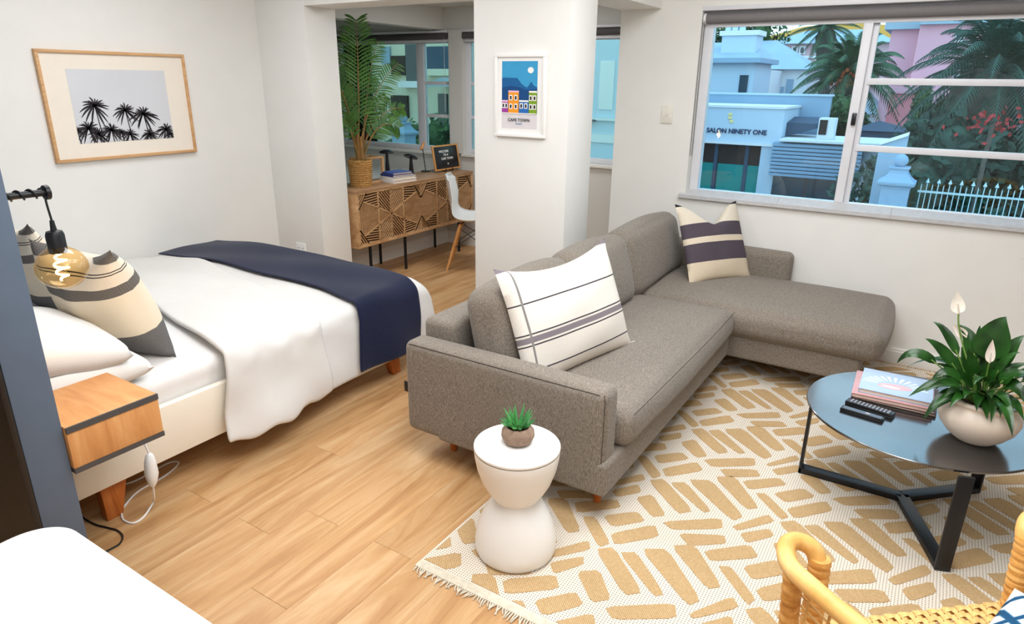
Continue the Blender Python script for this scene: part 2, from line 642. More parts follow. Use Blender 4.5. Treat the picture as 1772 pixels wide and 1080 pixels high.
# skirting boards
def skirting(name, p, q, nrm, h=.105, t=.016):
    p, q, nrm = Vector(p), Vector(q), Vector(nrm)
    prof = [(0, 0), (t, 0), (t, h*.72), (t*.75, h*.78), (t*.7, h*.86), (t*.3, h*.95), (t*.25, h), (0, h)]
    d = q-p
    m = MB().prism(prof, lambda a, b, s: p+nrm*a+Vector((0, 0, b))+d*s, 1.0)
    return struct(name, m, 'trim')
skirting('baseboard_right', (XW, -3.1, 0), (XW, 1.98, 0), (-1, 0, 0))
skirting('baseboard_annex', (3.735, 4.27, 0), (XA, 4.27, 0), (0, -1, 0), .12)
skirting('baseboard_left', (-1.6, YA, 0), (XP, YA, 0), (0, -1, 0))
skirting('baseboard_return', (XP, 3.875, 0), (XP, YA, 0), (-1, 0, 0))
skirting('baseboard_pillar', (XP, 1.81, 0), (XP, 2.455, 0), (-1, 0, 0))
skirting('baseboard_annex_front', (XA, 1.98, 0), (XA, 4.27, 0), (-1, 0, 0), .12)
# ---- main window (window_1): frame, mullion, bars, panes, sill
XG = 4.575
win = thing('window_1', None, None, (XG, 0, WZ0))
tag(win, kind='structure')
yl = at_x(1211, 325, XG+.025).y
zt, zb = at_x(1235, 43, XG+.02).z, at_x(1210, 325, XG+.03).z
yo = WY1-.002
fr = MB()
fr.bb((XG-.03, yl, WZ0), (XG+.03, yo, WZ1)).bb((XG-.03, WY0, WZ0), (XG+.03, yl, zb)).bb((XG-.03, WY0, zt), (XG+.03, yl, WZ1)).bb((XG-.03, WY0, zb), (XG+.03, WY0+.06, zt))
fr.build('window_frame', 'alu', win, world=True, bev=.003)
ym = at_x(1483, 190, XG).y
for k, (dx, yy, wd_) in enumerate(((-.022, ym+.012, .05), (.008, ym-.018, .05))):
    MB().bb((XG+dx-.012, yy-wd_/2, zb), (XG+dx+.012, yy+wd_/2, zt)).build('mullion', 'alu', win, world=True, bev=.003)
for pyy in (141, 257):
    zz = at_x(1560, pyy+ (0.5 if pyy < 200 else 3), XG).z
    MB().bb((XG-.015, WY0+.06, zz-.018), (XG+.02, ym-.03, zz+.018)).build('glazing_bar', 'alu', win, world=True, bev=.003)
MB().bb((XG-.026, ym+.03, zb), (XG-.022, yl, zt)).build('pane', 'glass', win, world=True)
z1_, z2_ = at_x(1560, 141, XG).z, at_x(1560, 260, XG).z
for za, zc in ((zb, z2_-.018), (z2_+.018, z1_-.018), (z1_+.018, zt)):
    MB().bb((XG+.004, WY0+.06, za), (XG+.008, ym-.03, zc)).build('pane', 'glass', win, world=True)
pl = at_x(1478, 206, XG-.03)
MB().bb((XG-.055, pl.y-.012, pl.z-.035), (XG-.033, pl.y+.012, pl.z+.035)).build('latch', 'blackgloss', win, world=True, bev=.004)
sl = thing('trim_5', None, None, (XW, 0, .88))
tag(sl, kind='structure')
ys = [1.47, .83, .19, -.45, -1.09, -1.45]
for a, b in zip(ys[:-1], ys[1:]):
    MB().prism([(XW-.028, .882), (XW-.028, .905), (XG-.03, .935), (XG-.03, .882)], lambda p, q, s, a=a, b=b: Vector((p, a-.0006+(b-a+.0012)*s, q)), 1).build('tile', 'sill', sl, world=True)
# roller blind
zr = at_x(1300, 30, XW+.035).z
bl = thing('roller_blind', 'grey roller blind rolled up across the top of the big street window', 'blind', (XW+.03, .1, WZ1))
MB().bb((XW-.004, WY0-.03, WZ1-.018), (XW+.075, WY1+.004, WZ1+.008)).build('head_rail', 'alu', bl, world=True, bev=.003)
MB().tube([(XW+.036, WY0, zr), (XW+.036, WY1-.02, zr)], .029, 20).build('fabric_roll', 'blind', bl, world=True, smooth=True)
MB().bb((XW+.058, WY0, zr-.05), (XW+.072, WY1-.02, zr-.022)).build('bottom_bar', 'alu', bl, world=True, bev=.003)
MB().tube([(XW+.036, WY1-.021, zr), (XW+.036, WY1-.006, zr)], .033, 20).build('end_cap', 'whiteplastic', bl, world=True, smooth=True)
ch = MB()
for dy in (-.004, -.016):
    ch.tube([(XW+.008, WY1+dy, zr), (XW+.008, WY1+dy, 1.16)], .0022, 5)
ch.build('cord', 'blind', bl, world=True)
# ---- annex windows
def annex_window(name, y0, y1, mull, bars, sash):
    w_ = thing(name, None, None, (XA+.05, (y0+y1)/2, AZ0))
    tag(w_, kind='structure')
    z0, z1 = AZ0, AZ1
    xf = XA+.06
    f = MB()
    f.bb((xf-.03, y0, z0), (xf+.03, y0+.05, z1)).bb((xf-.03, y1-.05, z0), (xf+.03, y1, z1)).bb((xf-.03, y0+.05, z0), (xf+.03, y1-.05, z0+.045)).bb((xf-.03, y0+.05, z1-.11), (xf+.03, y1-.05, z1))
    f.build('window_frame', 'alu', w_, world=True, bev=.003)
    yy = [y0+.05]
    for m_ in mull:
        MB().bb((xf-.03, m_-.045, z0+.045), (xf+.03, m_+.045, z1-.11)).build('mullion', 'alu', w_, world=True, bev=.003)
        yy += [m_-.045, m_+.045]
    yy.append(y1-.05)
    for i in range(0, len(yy), 2):
        a, b = yy[i], yy[i+1]
        MB().bb((xf-.003, a, z0+.045), (xf+.002, b, z1-.11)).build('pane', 'aglass', w_, world=True)
        if i//2 in sash:
            for zb_ in bars:
                MB().bb((xf-.016, a, zb_-.016), (xf-.004, b, zb_+.016)).build('glazing_bar', 'alu', w_, world=True, bev=.002)
    MB().bb((XA-.035, y0-.02, z0-.03), (xf-.03, y1+.02, z0-.001)).build('window_sill', 'trim', w_, world=True, bev=.004)
annex_window('window_2', 4.19, 5.75, [4.6], (1.59, 1.275), (0,))
annex_window('window_3', 2.25, 4.03, [2.95, 3.75], (1.59, 1.275), (2,))
def annex_blind(lbl, y0, y1):
    b = thing('roller_blind', lbl, 'blind', (XA-.02, (y0+y1)/2, AZ1))
    MB().bb((XA-.05, y0, AZ1-.022), (XA-.002, y1, AZ1-.002)).build('head_rail', 'alu', b, world=True, bev=.002)
    MB().tube([(XA-.03, y0+.01, AZ1-.052), (XA-.03, y1-.01, AZ1-.052)], .028, 16).build('fabric_roll', 'blind_dark', b, world=True, smooth=True)
    MB().bb((XA-.012, y0+.01, AZ1-.105), (XA-.004, y1-.01, AZ1-.078)).build('bottom_bar', 'alu', b, world=True, bev=.002)
    MB().tube([(XA-.045, y0+.03, AZ1-.05), (XA-.045, y0+.03, AZ1-.75)], .002, 5).build('cord', 'alu', b, world=True)
annex_blind('dark roller blind rolled up behind the palm plant in the sunroom', 4.2, 5.74)
annex_blind('dark rolled blind seen in the gap right of the poster pillar', 2.26, 4.02)
# ================================================================== BIG FURNITURE
# ---- headboard partition
pn = thing('partition_panel', 'tall slate blue partition panel at the bed head, nearest the left edge', 'panel', (.735, 3.2, 0))
MB().bb((.68, 2.1, 0), (.79, YA-.001, 2.2)).build('panel_board', 'panel', pn, world=True, bev=.003)
MB().bb((.662, 2.1, 0), (.679, YA-.001, 2.2)).build('shade_sheet', 'blackgloss', pn, world=True, bev=.002)  # black sheet stands in for shade on the panel's rear face
# ---- bed
bed = thing('double_bed', 'cream bed frame on splayed orange wooden legs along the left wall', 'bed', (1.8, 3.35, 0))
BX0, BX1, BY0, BY1 = .795, 2.84, 2.42, 4.34
MB().bb((BX0, BY0, .155), (BX1, BY0+.035, .385)).build('side_rail', 'bedframe', bed, world=True, bev=.006)
MB().bb((BX0, BY1-.035, .155), (BX1, BY1, .385)).build('side_rail', 'bedframe', bed, world=True, bev=.006)
MB().bb((BX1-.035, BY0+.036, .155), (BX1, BY1-.036, .385)).build('foot_rail', 'bedframe', bed, world=True, bev=.006)
MB().bb((BX0, BY0+.036, .20), (BX1-.036, BY1-.036, .30)).build('slat_base', 'bedframe', bed, world=True, bev=.004)
for fx, fy, sx, sy in ((1.03, 2.47, -1, -1), (2.655, 2.47, 1, -1), (1.03, 4.28, -1, 1), (2.655, 4.28, 1, 1)):
    lg = MB()
    lg.add([(fx-.03, fy-.022, 0), (fx+.03, fy-.022, 0), (fx+.03, fy+.022, 0), (fx-.03, fy+.022, 0),
            (fx-sx*.03-.06, fy-sy*.02-.026, .2), (fx-sx*.03+.06, fy-sy*.02-.026, .2), (fx-sx*.03+.06, fy-sy*.02+.026, .2), (fx-sx*.03-.06, fy-sy*.02+.026, .2)],
           [(3, 2, 1, 0), (4, 5, 6, 7), (0, 1, 5, 4), (1, 2, 6, 5), (2, 3, 7, 6), (3, 0, 4, 7)])
    lg.build('leg', 'legwood', bed, world=True, bev=.004)
mt = MB()
mt.soft(((BX0+BX1)/2-.02, (BY0+BY1)/2, .395), (BX1-BX0-.07, BY1-BY0-.085, .185), .05, (0, 0, .012), 14)
tag(mt.build('mattress', 'sheet', smooth=True), 'mattress in a white fitted sheet on the cream bed', 'mattress')
# duvet: profile across the bed from the far wall over the near edge
def fold(x, y, s):
    return .006*math.sin(x*7.3+s*5)+.005*math.sin(x*15+y*6)+.004*math.sin(x*4-y*9+s*8)
def bed_cloth(off, hem, yfar, x0f, x1f, nx, ny, wav=1.0, foot=None):
    """x0f/x1f: functions of s in 0..1 (0 = far edge on top, 1 = hem)"""
    R_ = .085
    top = .505+off
    yn = 2.405-off          # outer plane of the hanging side
    Ltop = yfar-(yn+R_)
    Larc = R_*PI/2
    def fn(a, s):
        hz = hem(a)
        Ld = top-R_-hz
        Lt = Ltop+Larc+Ld
        d = s*Lt
        x = x0f(s)+(x1f(s)-x0f(s))*a
        if d < Ltop:
            y, z = yfar-d, top
            q = (d/Ltop)
            z += .018*math.sin(q*PI)-(.03*(1-q)**6)
            z += fold(x, y, 0)*wav
        elif d < Ltop+Larc:
            an = (d-Ltop)/R_
            y = yn+R_-R_*math.sin(an)
            z = top-R_+R_*math.cos(an)
            n_ = fold(x, y, an)*wav
            y -= n_*math.sin(an)
            z += n_*math.cos(an)
        else:
            t = d-Ltop-Larc
            z = top-R_-t
            y = yn-.05*(t/max(Ld, .01))*1.0 - fold(x, z, t)*2.2*wav*min(1, t*5)
        if foot:
            xf, rf = foot
            ov = x-xf
            if ov > 0:
                an = min(ov/rf, PI/2)
                ex = ov-rf*PI/2
                x = xf+rf*math.sin(an)
                z -= rf*(1-math.cos(an))+max(0, ex)
                if z < .2:
                    z = .2+(z-.2)*.05
        return (x, y, z)
    return MB().grid(fn, nx, ny)
def solid(o, t, off=1):
    md = o.modifiers.new('solid', 'SOLIDIFY')
    md.thickness = t
    md.offset = off
    sd = o.modifiers.new('sub', 'SUBSURF')
    sd.levels = 1
    sd.render_levels = 1
dv = bed_cloth(0, lambda a: .135+.03*a+.008*math.sin(a*23), 4.31, lambda s: 1.98-.42*s+.03*math.sin(s*9), lambda s: 3.17, 60, 54, foot=(2.83, .10)).build('duvet', 'duvet', smooth=True, ang=80)
solid(dv, .022, 0)
tag(dv, 'thick white duvet hanging over the near side of the bed', 'duvet')
def fl_x1(s):
    return 2.5-.44*min(1, s*1.15)
ff = bed_cloth(.022, lambda a: .13+.02*a+.012*math.sin(a*19+1), 4.27, lambda s: 1.93-.455*s, fl_x1, 30, 54, 1.3).build('folded_layer', 'duvet', dv, smooth=True, ang=80)
solid(ff, .024, 0)
th = bed_cloth(.030, lambda a: .175+.0*a, 4.315, lambda s: 2.40-.02*s-.12*max(0, s-.7)/.3, lambda s: 2.85-.01*s-.10*max(0, s-.7)/.3, 26, 60, .9).build('bed_throw', 'navy', smooth=True, ang=80)
solid(th, .012, 0)
tag(th, 'navy blue knitted throw laid across the foot of the bed', 'blanket')
# ---- nightstand (floating box fixed to the panel)
ns = thing('nightstand', 'floating oak nightstand with charcoal edge bands beside the bed', 'nightstand', (.935, 2.24, .453))
NX0, NX1, NY0, NY1 = .792, 1.08, 2.085, 2.395
MB().bb((NX0, NY0+.004, .598), (NX1-.001, NY1, .612)).build('top_board', 'oak', ns, world=True, bev=.001)
MB().bb((NX0, NY0, .47), (NX1, NY1, .5975)).build('drawer_box', 'oakx', ns, world=True, bev=.001)
for zz, hh in ((.592, .0195), (.4535, .016)):
    MB().bb((NX0, NY0-.003, zz), (NX1+.001, NY0+.0035, zz+hh)).build('edge_band', 'char', ns, world=True)
MB().bb((NX0, NY0+.004, .4535), (NX1, NY1, .4695)).build('base_board', 'char', ns, world=True)
# ---- sofa
sofa = thing('corner_sofa', 'grey brown woven corner sofa with chaise end by the window wall', 'sofa', (3.1, 1.1, 0))
def sp_(name, mb):
    return mb.build(name, 'sofa', sofa, world=True, smooth=True, ang=50)
LZ = .135
sp_('base', MB().soft((2.84, 1.235, .205), (1.68, .80, .145), .02, n=4))
sp_('chaise_base', MB().soft((4.055, .96, .205), (.77, 1.60, .145), .02, n=4))
arm = sp_('arm', MB().soft((2.065, 1.33, .35), (.13, .955, .425), .035, (.004, 0, .006), n=8))
sp_('arm', MB().soft((4.405, 1.235, .41), (.115, 1.13, .41), .04, (.004, 0, .006), n=8))
sp_('back_frame', MB().soft((3.24, 1.715, .385), (2.23, .17, .50), .035, (0, .004, .004), n=10))
sc_ = sp_('seat_cushion', MB().soft((2.885, 1.18, .352), (1.495, .75, .165), .062, (0, .02, .022), n=12, wob=.002))
sp_('seat_cushion', MB().soft((4.03, .83, .352), (.80, 1.52, .175), .066, (.012, .02, .028), n=12, wob=.002, seed=4))
for k, (xa, xb) in enumerate(((2.14, 2.83), (2.835, 3.505), (3.51, 4.34))):
    rt_ = Matrix.Rotation(R(-14), 3, 'X')
    sp_('back_cushion', MB().soft(((xa+xb)/2, 1.475, .605), (xb-xa, .20, .40), .075, (0, .03, .02), n=10, rot=rt_, wob=.005, seed=k*7+1))
for fx, fy, fz in ((2.142, .925, .0105), (2.156, 1.66, 0), (3.5, .93, .0105), (4.3, .25, .0105), (3.78, .25, .0105), (4.3, 1.66, 0), (3.2, 1.66, 0)):
    lg = MB().lathe([(.014, fz), (.016, fz+.004), (.026, LZ+.01)], 14, (fx, fy, 0), True, True)
    lg.build('leg', 'legwood', sofa, world=True, smooth=True)
# stitched seams on the near arm and seat front
sm = MB()
ax0, ax1, ay0, ay1, az1 = 2.0, 2.13, .8525, 1.8075, .5625
def seam(pts, r=.0016):
    sm.tube(pts, r, 5)
seam([(ax0+.008, ay0+.03, az1-.010), (ax0+.007, ay1-.03, az1-.010)])
seam([(ax0+.010, ay0+.009, .17), (ax0+.010, ay0+.008, az1-.03), (ax0+.014, ay0+.014, az1-.012), (ax0+.03, ay0+.016, az1-.010), (ax1-.03, ay0+.016, az1-.010)])
seam([(2.17, .806, .425), (2.5, .797, .433), (2.9, .792, .436), (3.3, .797, .433), (3.60, .808, .425)], .002)
sm.build('stitched_seam', 'seam', sofa, world=True)
MB().bb((2.030, 1.803, .305), (2.034, 1.836, .355)).build('fabric_tag', 'black', sofa, world=True, bev=.0008)
# ---- rug
RX0, RX1, RY0, RY1 = 1.455, 4.415, -1.15, 1.30
def rugmat():
    t = NT('rug_cream_weave')
    v = t.coord()
    sx = t.n('SeparateXYZ')
    t.l(v, sx.inputs[0])
    k = 2*PI/.014
    a = t.math('SINE', t.math('MULTIPLY', t.math('ADD', sx.outputs[0], sx.outputs[1]), k*.72))
    b = t.math('SINE', t.math('MULTIPLY', t.math('SUBTRACT', sx.outputs[0], sx.outputs[1]), k*.72))
    m = t.math('MULTIPLY', a, b)
    c = t.ramp(m, [(.25, '#e6dbcb'), (.55, '#d8cab6'), (.75, '#6f6252')])
    n = t.noise(v, 5, 2)
    c = t.mix(t.math('MULTIPLY', n, .12), c, (190, 176, 156))
    t.bump(m, .35, .002)
    return t.fin(c, .95, 0, .1)
def tanmat():
    t = NT('rug_tan_jute')
    v = t.coord()
    sx = t.n('SeparateXYZ')
    t.l(v, sx.inputs[0])
    b = t.math('SINE', t.math('MULTIPLY', t.math('SUBTRACT', sx.outputs[0], sx.outputs[1]), 2*PI/.009))
    n = t.noise(v, 160, 2)
    c = t.ramp(t.math('ADD', t.math('MULTIPLY', b, .22), t.math('MULTIPLY', n, .8)), [(.25, '#b59468'), (.7, '#d2b48a')])
    t.bump(b, .3, .002)
    return t.fin(c, .95, 0, .1)
MT['rug'], MT['tan'] = rugmat(), tanmat()
MT['fringe'] = plain('rug_fringe_yarn', (214, 204, 184), .95, 0, .1, 60, .12)
rug = thing('area_rug', 'cream flatweave rug with tan brick pattern and fringed edge', 'rug', ((RX0+RX1)/2, (RY0+RY1)/2, 0))
MB().bb((RX0, RY0, .0005), (RX1, RY1, .008)).build('woven_ground', 'rug', rug, world=True)
unit = [[(2.943, .801), (2.982, .756), (2.82, .578), (2.784, .613)], [(2.978, .719), (3.007, .676), (2.861, .516), (2.84, .529)],
        [(3.036, .661), (3.085, .588), (2.9, .407), (2.853, .428)], [(3.121, .577), (3.163, .513), (2.995, .366), (2.966, .396)],
        [(2.796, .799), (2.845, .753), (2.735, .657), (2.704, .692)], [(2.60, .855), (2.703, .756), (2.67, .718), (2.562, .815)],
        [(2.512, .789), (2.654, .669), (2.606, .636), (2.473, .758)], [(2.69, .651), (2.836, .467), (2.784, .448), (2.67, .609)],
        [(2.651, .571), (2.741, .431), (2.703, .408), (2.622, .531)], [(2.616, .462), (2.734, .328), (2.696, .297), (2.573, .431)],
        [(2.561, .395), (2.576, .363), (2.463, .249), (2.431, .261)], [(2.815, .413), (2.971, .312), (2.937, .289), (2.807, .397)],
        [(2.779, .374), (2.881, .289), (2.843, .275), (2.751, .348)]]
def clip(poly, ax, lim, keep_less):
    out = []
    for i in range(len(poly)):
        p, q = poly[i], poly[(i+1) % len(poly)]
        ip = (p[ax] <= lim) == keep_less
        iq = (q[ax] <= lim) == keep_less
        if ip:
            out.append(p)
        if ip != iq:
            t = (lim-p[ax])/(q[ax]-p[ax])
            out.append((p[0]+(q[0]-p[0])*t, p[1]+(q[1]-p[1])*t))
    return out
pat = MB()
PX, PY = .5335, .531
for i in range(-4, 5):
    for j in range(-4, 3):
        for q in unit:
            cx = sum(p[0] for p in q)/4
            cy = sum(p[1] for p in q)/4
            jt = random.Random(i*97+j*31+int(cx*1000))
            poly = []
            for p in q:
                poly.append((p[0]+i*PX+jt.uniform(-.006, .006), p[1]+j*PY+jt.uniform(-.006, .006)))
            # plump the strip a little, then chamfer its corners
            l1 = Vector(poly[3])+Vector(poly[2])-Vector(poly[0])-Vector(poly[1])
            l2 = Vector(poly[1])+Vector(poly[2])-Vector(poly[0])-Vector(poly[3])
            ld = (l1 if l1.length > l2.length else l2).normalized()
            cc_ = Vector((cx+i*PX, cy+j*PY))
            for k in range(4):
                dv_ = Vector(poly[k])-cc_
                pe_ = dv_-ld*dv_.dot(ld)
                pe_ = pe_.normalized()*.0065 if pe_.length > .001 else pe_
                poly[k] = tuple(Vector(poly[k])+pe_)
            ch_ = []
            for k in range(4):
                a, b, c_ = Vector(poly[k-1]), Vector(poly[k]), Vector(poly[(k+1) % 4])
                ch_ += [tuple(b+(a-b)*.13), tuple(b+(c_-b)*.13)]
            pp = ch_
            for ax, lim, kl in ((0, RX1-.03, True), (0, RX0+.035, False), (1, RY1-.012, True), (1, RY0+.02, False)):
                if pp:
                    pp = clip(pp, ax, lim, kl)
            if len(pp) > 2:
                pat.prism(pp, lambda a, b, s: Vector((a, b, .0078+s)), .0022)
tag(pat.build('woven_patches', 'tan', rug, world=True), kind='stuff')
MB().bb((RX0-.006, RY0, .0005), (RX0+.03, RY1, .0095)).build('end_band', 'fringe', rug, world=True, bev=.002)
frn = MB()
fr_ = random.Random(5)
for side, xe in ((-1, RX0-.004), (1, RX1)):
    yy = RY0
    while yy < RY1:
        L = fr_.uniform(.018, .04)
        w_ = fr_.uniform(-.014, .014)
        frn.tube([(xe, yy, .005), (xe+side*L*.5, yy+w_*.4, .0065), (xe+side*L, yy+w_, .0035)], [.0034, .003, .0016], 5)
        yy += .0095
tag(frn.build('fringe', 'fringe', rug, world=True), kind='stuff')
# ================================================================== SOFT THINGS
Wc, Nv, Gr, Dk = '#efe6d8', '#544b55', '#8a8188', '#3c3a3e'
def rotm(n, upv=(0, 0, 1), roll=0):
    """columns: local x, local y (up), local z (= outward normal n)"""
    n = Vector(n).normalized()
    x = Vector(upv).cross(n).normalized()
    y = n.cross(x)
    m = Matrix((x, y, n)).transposed()
    return m @ Matrix.Rotation(roll, 3, 'Z')
def cushion(name, label, cat, c, n, w, h, t, mat, roll=0, pinch=.07, fn=None, group=None, sq=.5):
    root = thing(name, label, cat, c, rot=rotm(n, roll=roll), group=group)
    MB().pillow(w, h, t, pinch, 30, fn, sq).build('cover', mat, root, smooth=True, ang=80)
    return root
def nrm(yaw, tilt):
    return (math.cos(R(yaw))*math.cos(R(tilt)), math.sin(R(yaw))*math.cos(R(tilt)), math.sin(R(tilt)))
MT['lumbar'] = stripes('white_stripe_cover', 'Y', .52, [(0, '#ece2d4'), (.02, '#e9dfd2'), (.135, '#4a464a'), (.145, '#efe7dc'), (.335, '#4c484c'), (.345, '#efe7dc'), (.36, '#8d8489'), (.41, '#efe7dc'), (.425, '#4c484c'), (.435, '#f1ebe1'), (.665, '#4c484c'), (.677, '#f1ebe1'), (.955, '#847b80'), (.99, '#3e3a3c')], other=('X', .69, .085, .098, '#8f8a86', None))
def dip(p, u, v):
    p.y -= .050*max(0, v)**2*(1-u*u)
    return p
lum = cushion('lumbar_cushion', 'large cream cushion with thin dark stripes leaning on the sofa back', 'cushion', (2.475, 1.262, .672), nrm(-106, 21), .69, .52, .18, 'lumbar', R(2.5), .05, dip)
sm_ = MB()
sm_.tube([(-.295+.012*math.cos(k), .245-.012*k, .0) for k in range(2)]+[(-.30, .23, .004)], .003, 5)
MB().bb((.335, -.255, -.003), (.368, -.248, .003)).build('corner_tassel', 'mat', lum)
MT['darkstripe'] = stripes('cream_plum_stripe_cover', 'Y', .48, [(0, '#e3d2b8'), (.23, '#564d56'), (.47, '#e5d6bf'), (.55, '#564d56'), (.735, '#e6dac6'), (.985, '#2e2a2c')])
def chop(p, u, v):
    p.y -= .15*max(0, (v+.15)/1.15)**2*math.exp(-(u*1.9)**2)
    p.z += .02*math.exp(-(u*2.2)**2)*max(0, v)
    return p
cushion('square_cushion', 'cream and plum banded cushion with chopped top in the chaise corner', 'cushion', (4.185, 1.125, .672), nrm(-123, 26), .49, .52, .15, 'darkstripe', R(-1), .05, chop)
def bandmat():
    t = NT('cream_woven_band_cover')
    tc_ = t.n('TexCoord')
    sx = t.n('SeparateXYZ')
    t.l(tc_.outputs['Object'], sx.inputs[0])
    f = t.math('ADD', t.math('DIVIDE', sx.outputs[1], .52), .5)
    c = t.ramp(f, [(0, '#5c5a5a'), (.29, '#ecdfc8'), (.66, '#8c8680'), (.74, '#eadecb'), (.83, '#3c3a3a'), (.838, '#eadecb'), (.85, '#3c3a3a'), (.858, '#eadecb'), (.92, '#8c8680')], 'CONSTANT')
    br = t.n('TexBrick')
    br.inputs['Scale'].default_value = 60
    br.inputs['Color1'].default_value = (.02, .02, .02, 1)
    br.inputs['Color2'].default_value = (.05, .05, .05, 1)
    br.inputs['Mortar'].default_value = (1, 1, 1, 1)
    br.inputs['Mortar Size'].default_value = .03
    t.l(tc_.outputs['Object'], br.inputs['Vector'])
    band = t.math('ADD', t.math('MULTIPLY', t.math('GREATER_THAN', f, .66), t.math('LESS_THAN', f, .74)), t.math('GREATER_THAN', f, .92))
    c = t.mix(t.math('MULTIPLY', band, .6), c, br.outputs[0], 'MULTIPLY')
    n1 = t.noise(t.coord((1, 6, 1)), 120, 2)
    low = t.math('LESS_THAN', f, .29)
    c = t.mix(t.math('MULTIPLY', t.math('MULTIPLY', n1, low), .55), c, (150, 148, 146))
    t.bump(n1, .3, .003)
    return t.fin(c, .9, 0, .15)
MT['bands'] = bandmat()
cushion('bed_cushion', 'cream cushion with dotted bands and charcoal foot, nearer one on the bed', 'cushion', (1.335, 2.865, .735), (-.925, -.10, -.34), .54, .54, .26, 'bands', R(2), .05, dip)
cushion('bed_cushion', 'cream banded cushion half hidden behind the slate panel edge', 'cushion', (1.42, 3.68, .725), (-.925, -.06, -.34), .52, .54, .18, 'bands', R(2), .06, dip)
def lyingpillow(label, c, w, h, t, tilt, yawz):
    root = thing('bed_pillow', label, 'pillow', c, rot=Matrix.Rotation(R(yawz), 3, 'Z') @ Matrix.Rotation(R(tilt), 3, 'Y'), group=None)
    MB().pillow(w, h, t, .0, 30, None, .30).build('pillowcase', 'linen', root, smooth=True, ang=80)
lyingpillow('white pillow on top of the pair at the near head corner', (1.005, 2.80, .675), .44, .72, .19, 12, -3)
lyingpillow('white pillow underneath another at the near head corner', (1.035, 2.79, .565), .47, .70, .17, 4, 2)
# ================================================================== LAMP, CABLES
lamp = thing('wall_lamp', 'black arm wall lamp with wound cord and glowing globe bulb', 'lamp', (.79, 2.27, 1.285))
p0, p1 = Vector((.79, 2.27, 1.285)), at_y(80, 333, 2.27)
MB().tube([p0, p1], .0105, 12).build('arm', 'black', lamp, world=True, smooth=True)
MB().tube([p1-Vector((.006, 0, 0)), p1+Vector((.006, 0, 0))], .022, 18).build('end_disc', 'black', lamp, world=True, smooth=True)
MB().tube([p0-Vector((-.0015, 0, 0)), p0+Vector((.008, 0, 0))], .03, 18).build('wall_plate', 'black', lamp, world=True, smooth=True)
cd = []
bulbc = at_y(107, 463, 2.27)
for k in range(60):
    t = k/59
    q = p0.lerp(p1, .08+.84*t)
    an = t*2*PI*4.2
    cd.append(q+Vector((0, math.cos(an), math.sin(an)))*.0135)
bx = at_y(96, 408, 2.27)
sock_top = Vector((bulbc.x, 2.27, at_y(92, 381, 2.27).z))
cd += spline([cd[-1], cd[-1]+Vector((.012, 0, -.01)), Vector((bulbc.x-.004, 2.27, sock_top.z+.06)), sock_top], 6)[2:]
MB().tube(cd, .0032, 6).build('cord', 'black', lamp, world=True, smooth=True)
zs = sock_top.z
MB().lathe([(.006, 0), (.009, -.03), (.022, -.034), (.026, -.045), (.026, -.10), (.024, -.102)], 20, (bulbc.x, 2.27, zs), True, True).build('socket', 'black', lamp, world=True, smooth=True)
BR = .074
pr = []
for k in range(22):
    an = PI*(k/21)
    pr.append((max(.0012, BR*math.sin(an)), -BR*.9*math.cos(an)))
pr = [p for p in pr if not (p[1] > 0 and p[0] < .03)]+[(.024, BR*.93), (.0215, bulbc.z and (zs-.10-bulbc.z))]
t_ = NT('amber_glass')
trn = t_.n('BsdfTransparent')
trn.inputs[0].default_value = (1.0, .84, .58, 1)
gls = t_.n('BsdfGlossy')
gls.inputs['Roughness'].default_value = .03
lw = t_.n('LayerWeight')
lw.inputs[0].default_value = .25
mx = t_.n('MixShader')
t_.l(t_.math('MULTIPLY', lw.outputs['Facing'], .45), mx.inputs[0])
t_.l(trn.outputs[0], mx.inputs[1])
t_.l(gls.outputs[0], mx.inputs[2])
t_.l(mx.outputs[0], t_.o.inputs[0])
MT['amber'] = t_.m
MB().lathe(pr, 32, bulbc, True, False).build('globe_bulb', 'amber', lamp, world=True, smooth=True, ang=80)
MT['filament'] = emit('filament_glow', '#ffd58a', 30)
fp = []
for k in range(60):
    t = k/59
    r_ = .008+.011*math.sin(PI*t)
    fp.append(bulbc+Vector((r_*math.cos(t*2*PI*3.5), r_*math.sin(t*2*PI*3.5), .045-.085*t)))
MB().tube(fp, .0032, 6).build('filament', 'filament', lamp, world=True, smooth=True)
gl_ = bpy.data.lights.new('bulb_glow', 'POINT')
gl_.energy = 2.2
gl_.color = (1, .78, .48)
gl_.shadow_soft_size = .02
glo = bpy.data.objects.new('bulb_glow', gl_)
C.objects.link(glo)
glo.location = bulbc
def floor_pts(px, z=.004):
    return [at_z(x, y, z) for x, y in px]
ctl = thing('blanket_controller', 'white inline switch of an electric blanket hanging by the bed leg', 'switch', (1.115, 2.30, .2))
ca, cb = at_y(258, 785, 2.3), at_y(265, 842, 2.3)
dd = (cb-ca)
MB().tube([ca+dd*t for t in (0, .05, .25, .6, .9, 1)], [.008, .014, .021, .025, .015, .007], 14).build('switch_body', 'whiteplastic', ctl, world=True, smooth=True)
MB().tube(spline([Vector((1.10, 2.37, .462)), Vector((1.105, 2.33, .44)), ca], 5), .004, 6).build('cord', 'whiteplastic', ctl, world=True, smooth=True)
MB().tube(spline([cb, cb+Vector((.01, .03, -.07)), at_z(266, 868, .03)]+floor_pts([(250, 893), (232, 905), (214, 900), (211, 886), (217, 874), (240, 850), (285, 824), (309, 802), (290, 802), (235, 832), (195, 842), (165, 850), (140, 862)]), 6), .0038, 6).build('cord', 'whiteplastic', ctl, world=True, smooth=True)
tag(MB().tube(spline(floor_pts([(140, 893), (150, 900), (166, 908), (185, 913), (203, 918), (212, 928), (207, 941), (190, 951), (170, 962), (150, 968)]), 6), .0035, 6).build('power_cable', 'black', smooth=True), 'black power cable looping on the floor beside the slate panel', 'cable')
